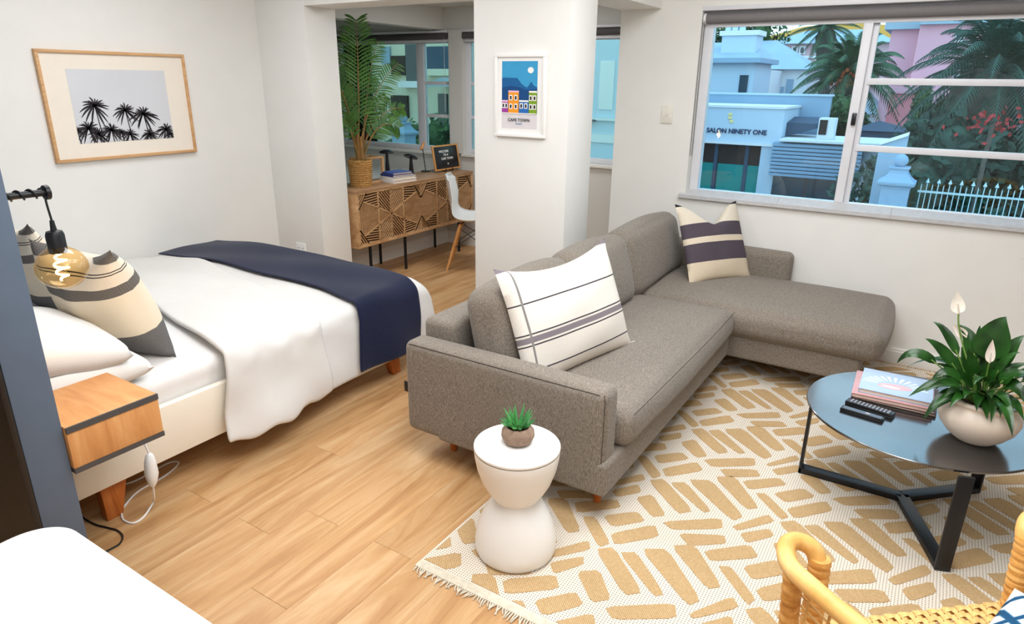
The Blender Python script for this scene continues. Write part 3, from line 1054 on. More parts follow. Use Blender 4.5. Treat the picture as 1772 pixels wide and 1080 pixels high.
# ================================================================== STOOL + SUCCULENT
st = thing('hourglass_stool', 'white hourglass plastic stool on the rug corner', 'stool', (1.719, 1.051, .0105))
MB().lathe([(.128, 0), (.14, .004), (.1465, .02), (.147, .05), (.139, .10), (.121, .15), (.099, .19), (.083, .2145), (.0785, .222)], 56).build('base', 'satinwhite', st, smooth=True, ang=60)
MB().lathe([(.0785, .2195), (.083, .227), (.099, .25), (.121, .29), (.138, .34), (.1465, .385), (.149, .412), (.1485, .416)], 56).build('upper_bowl', 'satinwhite', st, smooth=True, ang=60)
MB().lathe([(.1480, .4175), (.1497, .420), (.1500, .427), (.1475, .431), (.14, .432), (.001, .4325)], 56, capt=True).build('seat_lid', 'satinwhite', st, smooth=True, ang=60)
sc2 = at_z(896, 765, .443)
su = thing('potted_succulent', 'small green succulent in a round brown stone pot on the stool', 'plant', (sc2.x, sc2.y, .4435))
MT['stonepot'] = plain('brown_stone_pot', (150, 126, 108), .8, 0, .2, 60, .16, .3, 90)
MB().lathe([(.034, 0), (.048, .008), (.0575, .028), (.056, .046), (.046, .060), (.040, .063), (.036, .058), (.034, .05)], 36).build('pot', 'stonepot', su, smooth=True, ang=70)
MB().lathe([(.035, .054), (.02, .058), (.001, .059)], 24, capt=True).build('gravel', 'soil', su, smooth=True)
def leaf_mesh(mb, P, w, nrm_=None, fold_=.25, prof=None, n=None):
    """leaf blade along points P (world/local), half width w"""
    n = len(P)
    prof = prof or (lambda t: math.sin(PI*min(1, t**.75*.98+.02))**.8)
    vs, fs = [], []
    for i, p in enumerate(P):
        t = i/(n-1)
        d = (P[min(i+1, n-1)]-P[max(i-1, 0)]).normalized()
        up_ = Vector(nrm_) if nrm_ is not None else Vector((0, 0, 1))
        s = d.cross(up_)
        if s.length < .05:
            s = d.cross(Vector((1, 0, .2)))
        s.normalize()
        k = s.cross(d).normalized()
        ww = w*prof(t)+.0004
        vs += [p-s*ww+k*ww*fold_, p-s*ww*.5+k*ww*fold_*.35, p, p+s*ww*.5+k*ww*fold_*.35, p+s*ww+k*ww*fold_]
    for i in range(n-1):
        for j in range(4):
            a = i*5+j
            fs.append([a, a+1, a+6, a+5])
    return mb.add(vs, fs)
rs = random.Random(11)
for ring, (cnt, tl, L) in enumerate(((7, 22, .062), (9, 40, .062), (10, 58, .058), (9, 74, .052))):
    for k in range(cnt):
        an = 2*PI*k/cnt+ring*.4+rs.uniform(-.2, .2)
        te = R(tl+rs.uniform(-7, 7))
        LL = L*rs.uniform(.85, 1.15)
        d = Vector((math.cos(an)*math.sin(te), math.sin(an)*math.sin(te), math.cos(te)))
        b = Vector((math.cos(an)*.011, math.sin(an)*.011, .058))
        P = bez(b, b+d*LL*.5, b+d*LL+Vector((0, 0, .012)), 6)
        MB().tube(P, [.0035, .0052, .0052, .0042, .0026, .0006], 6).build('leaf', 'succ', su, smooth=True)
# ================================================================== COFFEE TABLE
TC = Vector((2.845, -.115, 0))
TZ = .40
tb = thing('coffee_table', 'round black metal coffee table with Y shaped base on the rug', 'table', (TC.x, TC.y, .0105))
MB().lathe([(.001, TZ-.010), (.405, TZ-.010), (.4115, TZ-.008), (.4115, TZ-.002), (.409, TZ), (.001, TZ)], 96, (TC.x, TC.y, 0), False).build('tabletop', 'tabletop', tb, world=True, smooth=True, ang=30)
ends = [(2.845, .272), (2.44, -.268), (3.09, -.375)]
jn = Vector((2.845, -.118, .0225))
for ex, ey in ends:
    p = Vector((ex, ey, .0225))
    d = (p-jn).normalized()
    n_ = Vector((-d.y, d.x, 0))
    MB().bar(jn, p+d*.005, .05, .024).build('base_bar', 'black', tb, world=True, bev=.0015)
    MB().bar(Vector((ex, ey, .0105)), Vector((ex, ey, TZ-.010)), .012, .05, n_).build('leg', 'black', tb, world=True, bev=.0015)
# books and remotes
MT['cover_blue'] = plain('pale_blue_cover', (170, 190, 214), .35, 0, .5, 8, .05)
MT['cover_pink'] = plain('dusty_pink_cover', (196, 150, 150), .45, 0, .4)
MT['cover_brown'] = plain('dark_brown_cover', (70, 52, 46), .5)
MT['pages'] = plain('page_block', (226, 206, 186), .8, 0, .1, 300, .06)
MT['pinkprint'] = plain('pink_print', (232, 172, 176), .4)
MT['raywhite'] = plain('pale_ray_print', (222, 230, 240), .4)
def book(label, c, ang, w, d, h, cov, pg='pages', name='book'):
    b = thing(name, label, 'book', c, ang)
    MB().bb((-w/2, -d/2, h-.003), (w/2, d/2, h)).bb((-w/2, -d/2, 0), (w/2, d/2, .003)).bb((-w/2, -d/2, .003), (-w/2+.003, d/2, h-.003)).build('cover', cov, b, bev=.0006)
    MB().bb((-w/2+.003, -d/2+.004, .003), (w/2-.004, d/2-.004, h-.003)).build('pages', pg, b)
    return b
q = [at_z(*p, .4475) for p in ((1500, 637), (1617.8, 660.7), (1612.6, 699.3), (1481.5, 669))]
bc = sum(q, Vector())/4
ba = math.atan2(q[1].y-q[0].y, q[1].x-q[0].x)
bw, bd = ((q[1]-q[0]).length+(q[2]-q[3]).length)/2, ((q[3]-q[0]).length+(q[2]-q[1]).length)/2
b1 = book('large pale blue picture book on top of the pile on the coffee table', (bc.x, bc.y, .4295), ba, bw, bd, .0185, 'cover_blue')
rays = MB()
for k in range(13):
    an = R(10+k*13.5)
    r1, r2 = .055, .105
    cx, cy = -.005, -.035
    a1, a2 = an-.05, an+.05
    rays.prism([(cx+r1*1.2*math.cos(a1), cy+r1*math.sin(a1)), (cx+r2*1.15*math.cos(a1), cy+min(r2*math.sin(a1), .115)), (cx+r2*1.15*math.cos(a2), cy+min(r2*math.sin(a2), .115)), (cx+r1*1.2*math.cos(a2), cy+r1*math.sin(a2))], lambda a, b, s: Vector((a, b, .0186+s)), .0002)
rays.build('ray_print', 'raywhite', b1)
ell = [( -.005+.062*math.cos(k*PI/16), -.035+.030*math.sin(k*PI/16)+.008*math.cos(k*PI/16)) for k in range(32)]
MB().prism(ell, lambda a, b, s: Vector((a, b, .0186+s)), .0003).build('swirl_print', 'pinkprint', b1)
MB().prism([(-.02+.035*math.cos(k*PI/10), -.045+.010*math.sin(k*PI/10)) for k in range(20)], lambda a, b, s: Vector((a, b, .0189+s)), .0002).build('highlight_print', 'raywhite', b1)
b2 = book('dusty pink book in the middle of the pile on the coffee table', (bc.x-.01, bc.y+.008, .4135), ba+.02, bw+.03, bd+.02, .0158, 'cover_pink')
b3 = book('dark brown book at the bottom of the pile on the coffee table', (bc.x-.004, bc.y-.004, .4005), ba-.02, bw+.035, bd+.025, .0128, 'cover_brown')
def remote(label, pa, pb, w, h, tz, btn):
    a, b = at_z(*pa, tz), at_z(*pb, tz)
    L = (b-a).length
    c = (a+b)/2
    r = thing('remote_control', label, 'remote', (c.x, c.y, .4005), math.atan2(b.y-a.y, b.x-a.x))
    MB().bb((-L/2, -w/2, 0), (L/2, w/2, h)).build('body', 'blackgloss', r, bev=.003)
    if btn:
        for i in range(11):
            for j in range(3):
                MB().box((-L/2+.02+i*(L-.04)/10, -w*.28+j*w*.28, h+.0008), (.0075, w*.17, .0016)).build('button', 'keys', r)
    else:
        MB().bb((-L/2+.008, -w/2+.004, h), (L/2-.008, w/2-.004, h+.0008)).build('face_plate', 'remface', r)
        MB().tube([(L*.12, 0, h+.0005), (L*.12, 0, h+.002)], w*.27, 16).build('button', 'keys', r, smooth=True)
    return r
MT['keys'] = plain('grey_keys', (150, 150, 156), .5)
MT['remface'] = plain('dark_face', (66, 66, 76), .25, 0, .6)
remote('long black remote with many grey buttons beside the books', (1466, 690), (1548, 716), .043, .016, .417, True)
remote('slim black remote nearest the left table edge', (1456, 703), (1530, 725), .034, .012, .412, False)
# ---- peace lily
pc = Vector((2.735, -.287, TZ+.0005))
ly = thing('peace_lily', 'peace lily with white flowers in a cream ceramic bowl on the coffee table', 'plant', pc)
MB().lathe([(0.0564, 0.0000), (0.0639, 0.0033), (0.0921, 0.0264), (0.1184, 0.0594), (0.1302, 0.0924), (0.1278, 0.1166), (0.1147, 0.1364), (0.1072, 0.1430), (0.1081, 0.1496), (0.1137, 0.1540), (0.1137, 0.1617), (0.1072, 0.1661), (0.0968, 0.1650), (0.0912, 0.1540), (0.0931, 0.1298)], 56).build('bowl', 'pot', ly, smooth=True, ang=70)
MB().lathe([(0.0940, 0.1430), (0.0564, 0.1496), (0.0009, 0.1507)], 32, capt=True).build('soil', 'soil', ly, smooth=True)
base = pc+Vector((0, 0, .14))
LV = [((1552, 629), (1596, 596), .00, 21), ((1601, 586), (1640, 610), .02, 24), ((1614, 557), (1648, 580), .05, 17), ((1656, 562), (1688, 588), .06, 25), ((1696, 563), (1691, 600), .07, 15),
      ((1741, 548), (1712, 590), .05, 48), ((1774, 580), (1735, 612), .05, 26), ((1766, 610), (1732, 622), -.02, 15), ((1780, 629), (1735, 640), .02, 22), ((1784, 650), (1740, 643), -.06, 26),
      ((1772, 696), (1748, 650), -.08, 27), ((1732, 723), (1722, 672), -.12, 15), ((1708, 726), (1702, 670), -.14, 30), ((1597, 726), (1650, 668), -.10, 28), ((1612, 657), (1650, 632), -.04, 20),
      ((1619, 674), (1652, 640), -.06, 22), ((1632, 690), (1662, 664), -.12, 20), ((1619, 629), (1655, 640), .0, 14), ((1676, 604), (1682, 640), -.05, 26), ((1700, 640), (1694, 655), -.10, 24), ((1655, 640), (1675, 660), -.10, 24), ((1668, 690), (1678, 668), -.15, 18), ((1722, 615), (1708, 645), .02, 22), ((1745, 655), (1715, 660), -.1, 24)]
LV += [((1664, 600), (1676, 625), .04, 20), ((1630, 640), (1662, 645), .02, 18), ((1643, 706), (1668, 672), -.16, 17), ((1690, 712), (1692, 672), -.17, 20), ((1752, 716), (1728, 668), -.13, 18), ((1680, 575), (1684, 612), .08, 18), ((1727, 640), (1712, 655), -.03, 20), ((1646, 612), (1668, 640), .03, 20), ((1762, 640), (1728, 650), .04, 18), ((1690, 660), (1690, 668), -.12, 22), ((1612, 706), (1654, 676), -.13, 20), ((1660, 655), (1678, 664), -.12, 20), ((1716, 690), (1708, 668), -.16, 20), ((1700, 585), (1696, 625), .09, 20)]
rl = random.Random(4)
for (tp, md, dx, wpx) in LV:
    T_ = at_x(*tp, pc.x+dx)
    M_ = at_x(*md, pc.x+dx*.55)
    B_ = base+Vector((dx*.2, (T_.y-base.y)*.12, 0))
    # petiole then blade
    P = bez(B_, M_*1.35-(B_+T_)*.175, T_, 15)
    k = 5
    MB().tube(P[:k+2], .0028, 6).build('stem', 'lilystem', ly, world=True, smooth=True)
    face = Vector((-.55, .08, .8))+Vector((rl.uniform(-.2, .2), rl.uniform(-.3, .3), 0))
    if wpx > 40:
        face = Vector((-.95, .1, .35))
    leaf_mesh(MB(), P[k:], wpx*(.00128 if wpx > 40 else .00112), face, .22, lambda t: (math.sin(PI*min(1, t**.62))**.85)*(1-.35*t)).build('leaf', 'lily', ly, world=True, smooth=True, ang=80)
for q_ in range(20):
    az = 2*PI*q_*.618+.3
    rr_ = rl.uniform(.15, .26)
    hh_ = rl.uniform(-.02, .15)
    T_ = base+Vector((math.cos(az)*rr_*.8, math.sin(az)*rr_, hh_))
    M_ = base+Vector((math.cos(az)*rr_*.45, math.sin(az)*rr_*.5, hh_*.7+rl.uniform(.07, .12)))
    P = bez(base+Vector((math.cos(az)*.02, math.sin(az)*.02, 0)), M_*1.2-(base+T_)*.1, T_, 15)
    MB().tube(P[:7], .0026, 6).build('stem', 'lilystem', ly, world=True, smooth=True)
    leaf_mesh(MB(), P[5:], rl.uniform(.021, .028), Vector((rl.uniform(-.5, .1), rl.uniform(-.3, .3), .9)), .3, lambda t: (math.sin(PI*min(1, t**.62))**.85)*(1-.35*t)).build('leaf', 'lily', ly, world=True, smooth=True, ang=80)
MT['spathe'] = plain('white_spathe', (244, 238, 226), .5, 0, .3, 20, .02)
MT['spathep'] = plain('pinkish_spathe', (240, 228, 216), .5, 0, .3, 20, .03)
for tip, bs, w_, dx, mt_ in (((1656, 504), (1659, 543), .022, .03, 'spathe'), ((1648, 562), (1672, 584), .017, .04, 'spathep'), ((1718, 588), (1712, 628), .014, -.03, 'spathep')):
    T_, B_ = at_x(*tip, pc.x+dx), at_x(*bs, pc.x+dx)
    fl_ = MB()
    mid = (T_+B_)/2+Vector((.012, 0, 0))
    leaf_mesh(fl_, bez(B_, mid, T_, 12), w_, (-1, .1, .25), .5, lambda t: math.sin(PI*min(1, t**.6))**.9)
    flo = fl_.build('flower', mt_, ly, world=True, smooth=True, ang=80)
    MB().tube([B_+Vector((-.004, 0, .002)), B_.lerp(T_, .5)+Vector((-.010, 0, 0))], [.0035, .002], 8).build('spadix', 'mat', flo, world=True, smooth=True)
    MB().tube(bez(B_, B_+Vector((0, .0, -.06)), base, 10), .0028, 6).build('stem', 'lilystem', ly, world=True, smooth=True)
# ================================================================== WALL ART
YF = YA-.03
pal = [at_y(*p, YF) for p in ((59.2, 83.3), (320.3, 95), (339.4, 262.5), (98.6, 283.3))]
ax0_, ax1_ = (pal[0].x+pal[3].x)/2, (pal[1].x+pal[2].x)/2
az1_, az0_ = (pal[0].z+pal[1].z)/2, (pal[2].z+pal[3].z)/2
pf = thing('framed_print', 'black and white palm tree print in a thin oak frame above the bed', 'picture', ((ax0_+ax1_)/2, YA-.001, az0_))
fw_ = .017
for a, b in (((ax0_, YF, az1_-fw_), (ax1_, YA-.001, az1_)), ((ax0_, YF, az0_), (ax1_, YA-.001, az0_+fw_)), ((ax0_, YF, az0_+fw_), (ax0_+fw_, YA-.001, az1_-fw_)), ((ax1_-fw_, YF, az0_+fw_), (ax1_, YA-.001, az1_-fw_))):
    MB().bb(a, b).build('frame_rail', 'frameoak', pf, world=True, bev=.001)
MB().bb((ax0_+fw_, YF+.012, az0_+fw_), (ax1_-fw_, YF+.016, az1_-fw_)).build('mat_board', 'mat', pf, world=True)
ph = [at_y(*p, YF+.011) for p in ((114.5, 119.5), (285, 122), (299, 239), (136, 248.5))]
px0, px1 = (ph[0].x+ph[3].x)/2, (ph[1].x+ph[2].x)/2
pz1, pz0 = (ph[0].z+ph[1].z)/2, (ph[2].z+ph[3].z)/2
MT['photosky'] = plain('grey_photo_sky', (212, 213, 217), .6, 0, .2, 3, .03)
MT['photodark'] = plain('dark_photo_palm', (44, 40, 44), .6, 0, .2, 120, .35)
MB().bb((px0, YF+.0105, pz0), (px1, YF+.012, pz1)).build('photo', 'photosky', pf, world=True)
pr_ = random.Random(8)
sil = []
def pt2(px, py):
    p = at_y(px, py, YF+.01)
    return p.x, p.z
sx_ = 6.352
crowns = [(405, 590, 120, .0), (740, 640, 105, .1), (940, 680, 125, -.05), (340, 840, 115, .0), (590, 855, 100, .1), (795, 900, 80, 0), (1190, 850, 95, 0), (215, 860, 60, 0), (450, 900, 90, 0), (1010, 900, 90, 0), (700, 880, 60, 0), (1235, 900, 60, 0)]
for ci, (cx, cy, rad, ln) in enumerate(crowns):
    mb = MB()
    x, z = pt2(100+cx/sx_, 90+cy/sx_)
    rr_ = 1.4*rad/sx_*abs(px1-px0)/170
    dep = YF+.0103-.0001*ci
    def cl(a, b):
        return (max(px0, min(px1, a)), max(pz0, min(pz1, b)))
    tw = .0028
    # trunk
    xb = x+(.02 if ci < 4 else .008)
    mb.prism([cl(x-tw, z), cl(x+tw, z), cl(xb+tw*1.2, pz0), cl(xb-tw*1.2, pz0)], lambda a, b, s: Vector((a, dep-.0004*s, b)), 1)
    nf = 17
    for k in range(nf):
        an = R(-62+304*k/(nf-1)+pr_.uniform(-7, 7))
        L = rr_*pr_.uniform(.75, 1.05)
        L *= .85 if math.sin(an) > .3 else 1.05
        pts_ = []
        for t in (0, .2, .4, .6, .8, 1):
            pts_.append((x+math.cos(an)*L*t, z+math.sin(an)*L*t-.35*L*t*t))
        for i in range(5):
            (a0, b0), (a1, b1) = pts_[i], pts_[i+1]
            w0 = L*.10*math.sin(PI*(.12+.8*i/5))
            w1 = L*.10*math.sin(PI*(.12+.8*(i+1)/5))
            nx_, nz_ = -(b1-b0), (a1-a0)
            ll = math.hypot(nx_, nz_)+1e-9
            nx_, nz_ = nx_/ll, nz_/ll
            mb.prism([cl(a0-nx_*w0, b0-nz_*w0), cl(a1-nx_*w1, b1-nz_*w1), cl(a1+nx_*w1*.3, b1+nz_*w1*.3), cl(a0+nx_*w0*.3, b0+nz_*w0*.3)], lambda a, b, s: Vector((a, dep-.0004*s, b)), 1)
    mb.build('palm_silhouette', 'photodark', pf, world=True)
# ---- city poster on the pillar
XF = XP-.022
o_ = [at_x(*p, XF) for p in ((854, 92), (943.5, 93.5), (942.5, 240), (857, 235))]
py0, py1 = (o_[1].y+o_[2].y)/2, (o_[0].y+o_[3].y)/2       # right, left
qz1, qz0 = (o_[0].z+o_[1].z)/2, (o_[2].z+o_[3].z)/2
po = thing('framed_poster', 'colourful mountain and town poster in a white frame on the pillar', 'picture', (XP-.001, (py0+py1)/2, qz0))
fw_ = .018
for a, b in (((XF, py0, qz1-fw_), (XP-.001, py1, qz1)), ((XF, py0, qz0), (XP-.001, py1, qz0+fw_)), ((XF, py0, qz0+fw_), (XP-.001, py0+fw_, qz1-fw_)), ((XF, py1-fw_, qz0+fw_), (XP-.001, py1, qz1-fw_))):
    MB().bb(a, b).build('frame_rail', 'satinwhite', po, world=True, bev=.0015)
MB().bb((XF+.010, py0+fw_, qz0+fw_), (XF+.014, py1-fw_, qz1-fw_)).build('mat_board', 'satinwhite', po, world=True)
g_ = [at_x(*p, XF+.009) for p in ((868, 106), (929.5, 105.5), (929.5, 224), (869, 221.5))]
gy0, gy1 = (g_[1].y+g_[2].y)/2, (g_[0].y+g_[3].y)/2
gz1, gz0 = (g_[0].z+g_[1].z)/2, (g_[2].z+g_[3].z)/2
def pm(name, col):
    MT[name] = plain(name, col, .6, 0, .2, 30, .02)
for n_, c_ in (('ink_sky', '#3f9ccb'), ('ink_mount', '#1f5f96'), ('ink_mount_dark', '#1b4a80'), ('ink_orange', '#f09a2c'), ('ink_purple', '#a1469c'), ('ink_blue', '#2f6cb4'), ('ink_green', '#7fa02e'), ('ink_paper', '#dcd6d8'), ('ink_white', '#f4f2ee'), ('ink_black', '#23262c'), ('ink_pink', '#e7bcd6')):
    pm(n_, c_)
lay = [0]
def pp_(name, poly, mat):
    """poster print: u 0..1 left-right, v 0..1 bottom-top"""
    lay[0] += 1
    x = XF+.0098-.00012*lay[0]
    MB().prism(poly, lambda a, b, s: Vector((x-.0001*s, gy1+(gy0-gy1)*a, gz0+(gz1-gz0)*b)), 1).build(name, mat, po, world=True)
def rc(a, b, c, d):
    return [(a, b), (c, b), (c, d), (a, d)]
pp_('print_paper', rc(0, 0, 1, 1), 'ink_paper')
pp_('print_sky', rc(0, .23, 1, 1), 'ink_sky')
pp_('print_mountain', [(0, .23), (1, .23), (1, .62), (.93, .64), (.88, .66), (.83, .71), (.78, .66), (.72, .62), (.66, .63), (.56, .67), (.44, .755), (.1, .76), (0, .755)], 'ink_mount')
pp_('print_foothill', [(0, .23), (1, .23), (1, .60), (.7, .58), (.5, .62), (.25, .64), (0, .61)], 'ink_mount_dark')
pp_('print_moon', [(.81+.082*math.cos(k*PI/12), .87+.044*math.sin(k*PI/12)) for k in range(24)], 'ink_white')
HS = [(0, .18, .40, 'ink_purple', 'ink_pink'), (.19, .49, .545, 'ink_orange', 'ink_pink'), (.50, .77, .405, 'ink_blue', 'ink_white'), (.78, 1, .545, 'ink_green', 'ink_white')]
for a, b, top_, m1, m2 in HS:
    pp_('print_house', rc(a, .235, b, top_), m1)
    pp_('print_cornice', rc(a, top_, b, top_+.025), m2)
    for v0 in ((.295, .425) if top_ > .5 else (.305,)):
        for u0 in ((a+(b-a)*.24, a+(b-a)*.72)):
            if b-a < .2:
                uw = .04
            else:
                uw = .045
            pp_('print_window_surround', rc(u0-uw, v0, u0+uw, v0+.08), 'ink_white')
            pp_('print_window', rc(u0-uw*.55, v0+.012, u0+uw*.55, v0+.065), 'ink_black')
pp_('print_ground', rc(0, .225, 1, .238), 'ink_white')
Mx = frame_m((XF+.0045, (gy0+gy1)/2-.0, gz0+(gz1-gz0)*.13), (0, -1, 0), (0, 0, 1))
text('lettering', 'CAPE TOWN', .0235, 'ink_black', po, Mx, .0003, 1.1, bold=.0004)
for k in range(8):
    MB().box((XF+.0045, (gy0+gy1)/2+.02-.0057*k, gz0+(gz1-gz0)*.075), (.0004, .0035, .005)).build('lettering', 'ink_mount', po, world=True)
# ---- switch, sockets
sw = at_x(1154, 198, XW-.008)
t = thing('dimmer_switch', 'cream light switch plate on the wall left of the big window', 'switch', (XW-.0005, sw.y, sw.z-.06))
MT['plate'] = plain('cream_switch_plate', (232, 228, 216), .4)
MB().bb((XW-.010, sw.y-.040, sw.z-.058), (XW-.0005, sw.y+.040, sw.z+.058)).build('plate', 'plate', t, world=True, bev=.003)
MB().tube([(XW-.011, sw.y, sw.z), (XW-.017, sw.y, sw.z)], .009, 16).build('knob', 'plate', t, world=True, smooth=True)
oc = at_x(521.5, 433, XP-.006)
t = thing('wall_socket', 'white double wall socket on the short wall behind the bed end', 'socket', (XP-.0005, oc.y, oc.z-.05))
MB().bb((XP-.009, oc.y-.052, oc.z-.052), (XP-.0005, oc.y+.052, oc.z+.06)).build('plate', 'whiteplastic', t, world=True, bev=.003)
for dy in (-.024, .024):
    for a, b in ((0, .018), (-.010, -.004), (.010, -.004)):
        MB().tube([(XP-.0092, oc.y+dy+a, oc.z+b), (XP-.0102, oc.y+dy+a, oc.z+b)], .0042, 8).build('pin_hole', 'black', t, world=True)
# ================================================================== ANNEX FURNITURE
SX0, SX1, SY0, SY1, SZ0, SZ1 = 3.80, 5.40, 3.86, 4.245, .312, .780
sb = thing('sideboard', 'long carved wooden sideboard on thin black legs in the sunroom', 'sideboard', ((SX0+SX1)/2, (SY0+SY1)/2, 0))
MB().bb((SX0, SY0, SZ1-.022), (SX1, SY1, SZ1)).build('top_panel', 'mango', sb, world=True, bev=.002)
MB().bb((SX0, SY0, SZ0), (SX1, SY1, SZ0+.022)).build('bottom_panel', 'strip', sb, world=True, bev=.002)
for a, b in ((SX0, SX0+.022), (SX1-.022, SX1)):
    MB().bb((a, SY0, SZ0+.0225), (b, SY1, SZ1-.0225)).build('side_panel', 'strip', sb, world=True, bev=.002)
MB().bb((SX0+.022, SY1-.02, SZ0+.022), (SX1-.022, SY1-.005, SZ1-.022)).build('back_panel', 'mango', sb, world=True)
def clip_line(poly, p, d):
    """segment of the line p+t*d inside a convex polygon"""
    t0, t1 = -1e9, 1e9
    n = len(poly)
    ar = sum(poly[i][0]*poly[(i+1) % n][1]-poly[(i+1) % n][0]*poly[i][1] for i in range(n))
    for i in range(n):
        a, b = poly[i], poly[(i+1) % n]
        ex, ey = b[0]-a[0], b[1]-a[1]
        nx, ny = (-ey, ex) if ar > 0 else (ey, -ex)
        num = (a[0]-p[0])*nx+(a[1]-p[1])*ny
        den = d[0]*nx+d[1]*ny
        if abs(den) < 1e-9:
            if num > 0:
                return None
            continue
        t = num/den
        if den > 0:
            t0 = max(t0, t)
        else:
            t1 = min(t1, t)
    return (t0, t1) if t1-t0 > .01 else None
regs = [([(0, 1), (.25, 1), (0, .70)], 52, .066), ([(.25, 1), (.6, 1), (.6, .67), (.12, .85)], 4, .062), ([(0, .70), (.12, .85), (.6, .67), (.6, .33), (.12, .15), (0, .30)], 90, .052),
        ([(.25, 0), (.12, .15), (.6, .33), (.6, 0)], -4, .062), ([(0, 0), (.25, 0), (0, .30)], -52, .066), ([(.6, 1), (1, 1), (1, .5), (.6, .67)], -45, .066), ([(.6, 0), (1, 0), (1, .5), (.6, .33)], 45, .066), ([(.6, .67), (1, .5), (.6, .33)], 90, .052)]
nd = 4
dw = (SX1-SX0-.05)/nd
for k in range(nd):
    xa = SX0+.025+k*dw
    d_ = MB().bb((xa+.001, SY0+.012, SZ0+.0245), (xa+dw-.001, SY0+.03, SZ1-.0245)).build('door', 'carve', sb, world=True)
    rel = MB()
    H_, W_ = SZ1-SZ0-.055, dw-.006
    mir = k % 2
    seen_ = set()
    def P3(u, v, y):
        uu = 1-u if mir else u
        return Vector((xa+.003+uu*W_, y, SZ0+.0275+v*H_))
    for poly, ang, spc in regs:
        n = len(poly)
        for i in range(n):
            a, b = poly[i], poly[(i+1) % n]
            if frozenset((a, b)) in seen_:
                continue
            seen_.add(frozenset((a, b)))
            rel.bar(P3(*a, SY0+.005), P3(*b, SY0+.005), .011, .009, (0, 1, 0))
        dx, dz = math.cos(R(ang)), math.sin(R(ang))
        for s in range(-40, 41):
            off = s*spc*.80
            seg_ = clip_line(poly, (.5-dz*off, .5+dx*off), (dx, dz))
            if seg_:
                a = (.5-dz*off+dx*seg_[0], .5+dx*off+dz*seg_[0])
                b = (.5-dz*off+dx*seg_[1], .5+dx*off+dz*seg_[1])
                rel.bar(P3(*a, SY0+.008), P3(*b, SY0+.008), .0062 if abs(ang) < 80 else .0055, .0085, (0, 1, 0))
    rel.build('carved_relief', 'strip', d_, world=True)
for lx in (SX0+.18, SX0+.62, SX1-.18):
    for ly_ in (SY0+.05, SY1-.03):
        MB().bar((lx, ly_, 0), (lx, ly_, SZ0), .018, .018).build('leg', 'black', sb, world=True)
MB().bb((SX0+.1, SY0+.04, SZ0-.014), (SX1-.1, SY0+.06, SZ0-.0005)).build('leg_rail', 'black', sb, world=True)
SZ = SZ1+.0006
# basket + kentia palm
bk = at_y(624, 322, 4.02)
BXY = Vector((at_y(624, 300, 4.02).x, 4.02, SZ))
pk = thing('potted_palm', 'tall green indoor palm in a woven straw basket on the sideboard', 'plant', BXY)
t_ = NT('straw_weave')
v_ = t_.coord()
wv = t_.n('TexWave', bands_direction='Z')
wv.inputs['Scale'].default_value = 34
wv.inputs['Distortion'].default_value = 5
wv.inputs['Detail'].default_value = 2
t_.l(v_, wv.inputs[0])
nn = t_.noise(v_, 70, 3)
cc = t_.ramp(t_.math('ADD', t_.math('MULTIPLY', wv.outputs[0], .5), t_.math('MULTIPLY', nn, .5)), [(.25, '#7c5026'), (.5, '#b98546'), (.75, '#dcb274')])
t_.bump(nn, .8, .01)
MT['straw'] = t_.fin(cc, .85, 0, .15)
bmb = MB()
prb = []
for k in range(40):
    z = .215*k/39
    prb.append((.088+.012*z/.215+.0028*math.sin(k*PI/1.5), z))
prb += [(.094, .217), (.088, .205), (.085, .19)]
bmb.lathe(prb, 40)
bmb.build('basket', 'straw', pk, smooth=True, ang=60)
MB().lathe([(.086, .19), (.03, .198), (.001, .2)], 24, capt=True).build('soil', 'soil', pk, smooth=True)
rp_ = random.Random(21)
def frond(base_, mid_, tip_, LL, name='frond', nl=26, mat='palm', wid=.0085, parent=None, droop=.25, face=None, stem='palmstem', start=.32):
    P = bez(base_, mid_, tip_, 40)
    st_ = MB()
    st_.tube(P, [.009*(1-t/39*.85) for t in range(40)], 6)
    fb = MB()
    ls = []
    for k in range(nl):
        t = start+(1-start)*k/(nl-1)
        i = min(38, int(t*39))
        p = P[i]
        d = (P[i+1]-P[i]).normalized()
        f_ = Vector(face) if face is not None else Vector((-.6, -.75, .25))
        s = d.cross(f_).normalized()
        L = LL*(.30+.70*math.sin(PI*min(1, (1-t)*.9+.12)))*rp_.uniform(.9, 1.1)
        for sg in (-1, 1):
            dr = (s*sg*.80+d*.62+f_*rp_.uniform(-.12, .12)).normalized()
            tip = p+dr*L-Vector((0, 0, droop*L))*rp_.uniform(.6, 1.2)
            leaf_mesh(fb, bez(p, p+dr*L*.55, tip, 5), wid, f_, .25, lambda q: math.sin(PI*min(1, q*.85+.12)))
    o = fb.build(name, mat, parent, world=True, smooth=False)
    return o, st_
top0 = BXY+Vector((0, 0, .2))
FR = [((616, 30), (622, 150), .02, .19, 30), ((690, 108), (632, 170), .03, .14, 22), ((700, 188), (650, 185), -.02, .12, 20), ((692, 222), (650, 200), -.12, .13, 20), ((668, 165), (640, 190), .12, .10, 18), ((560, 150), (600, 160), .05, .15, 22), ((575, 215), (600, 200), -.04, .13, 18), ((598, 48), (606, 160), .10, .13, 24), ((655, 70), (632, 140), .10, .13, 22), ((560, 80), (596, 150), .12, .14, 22)]
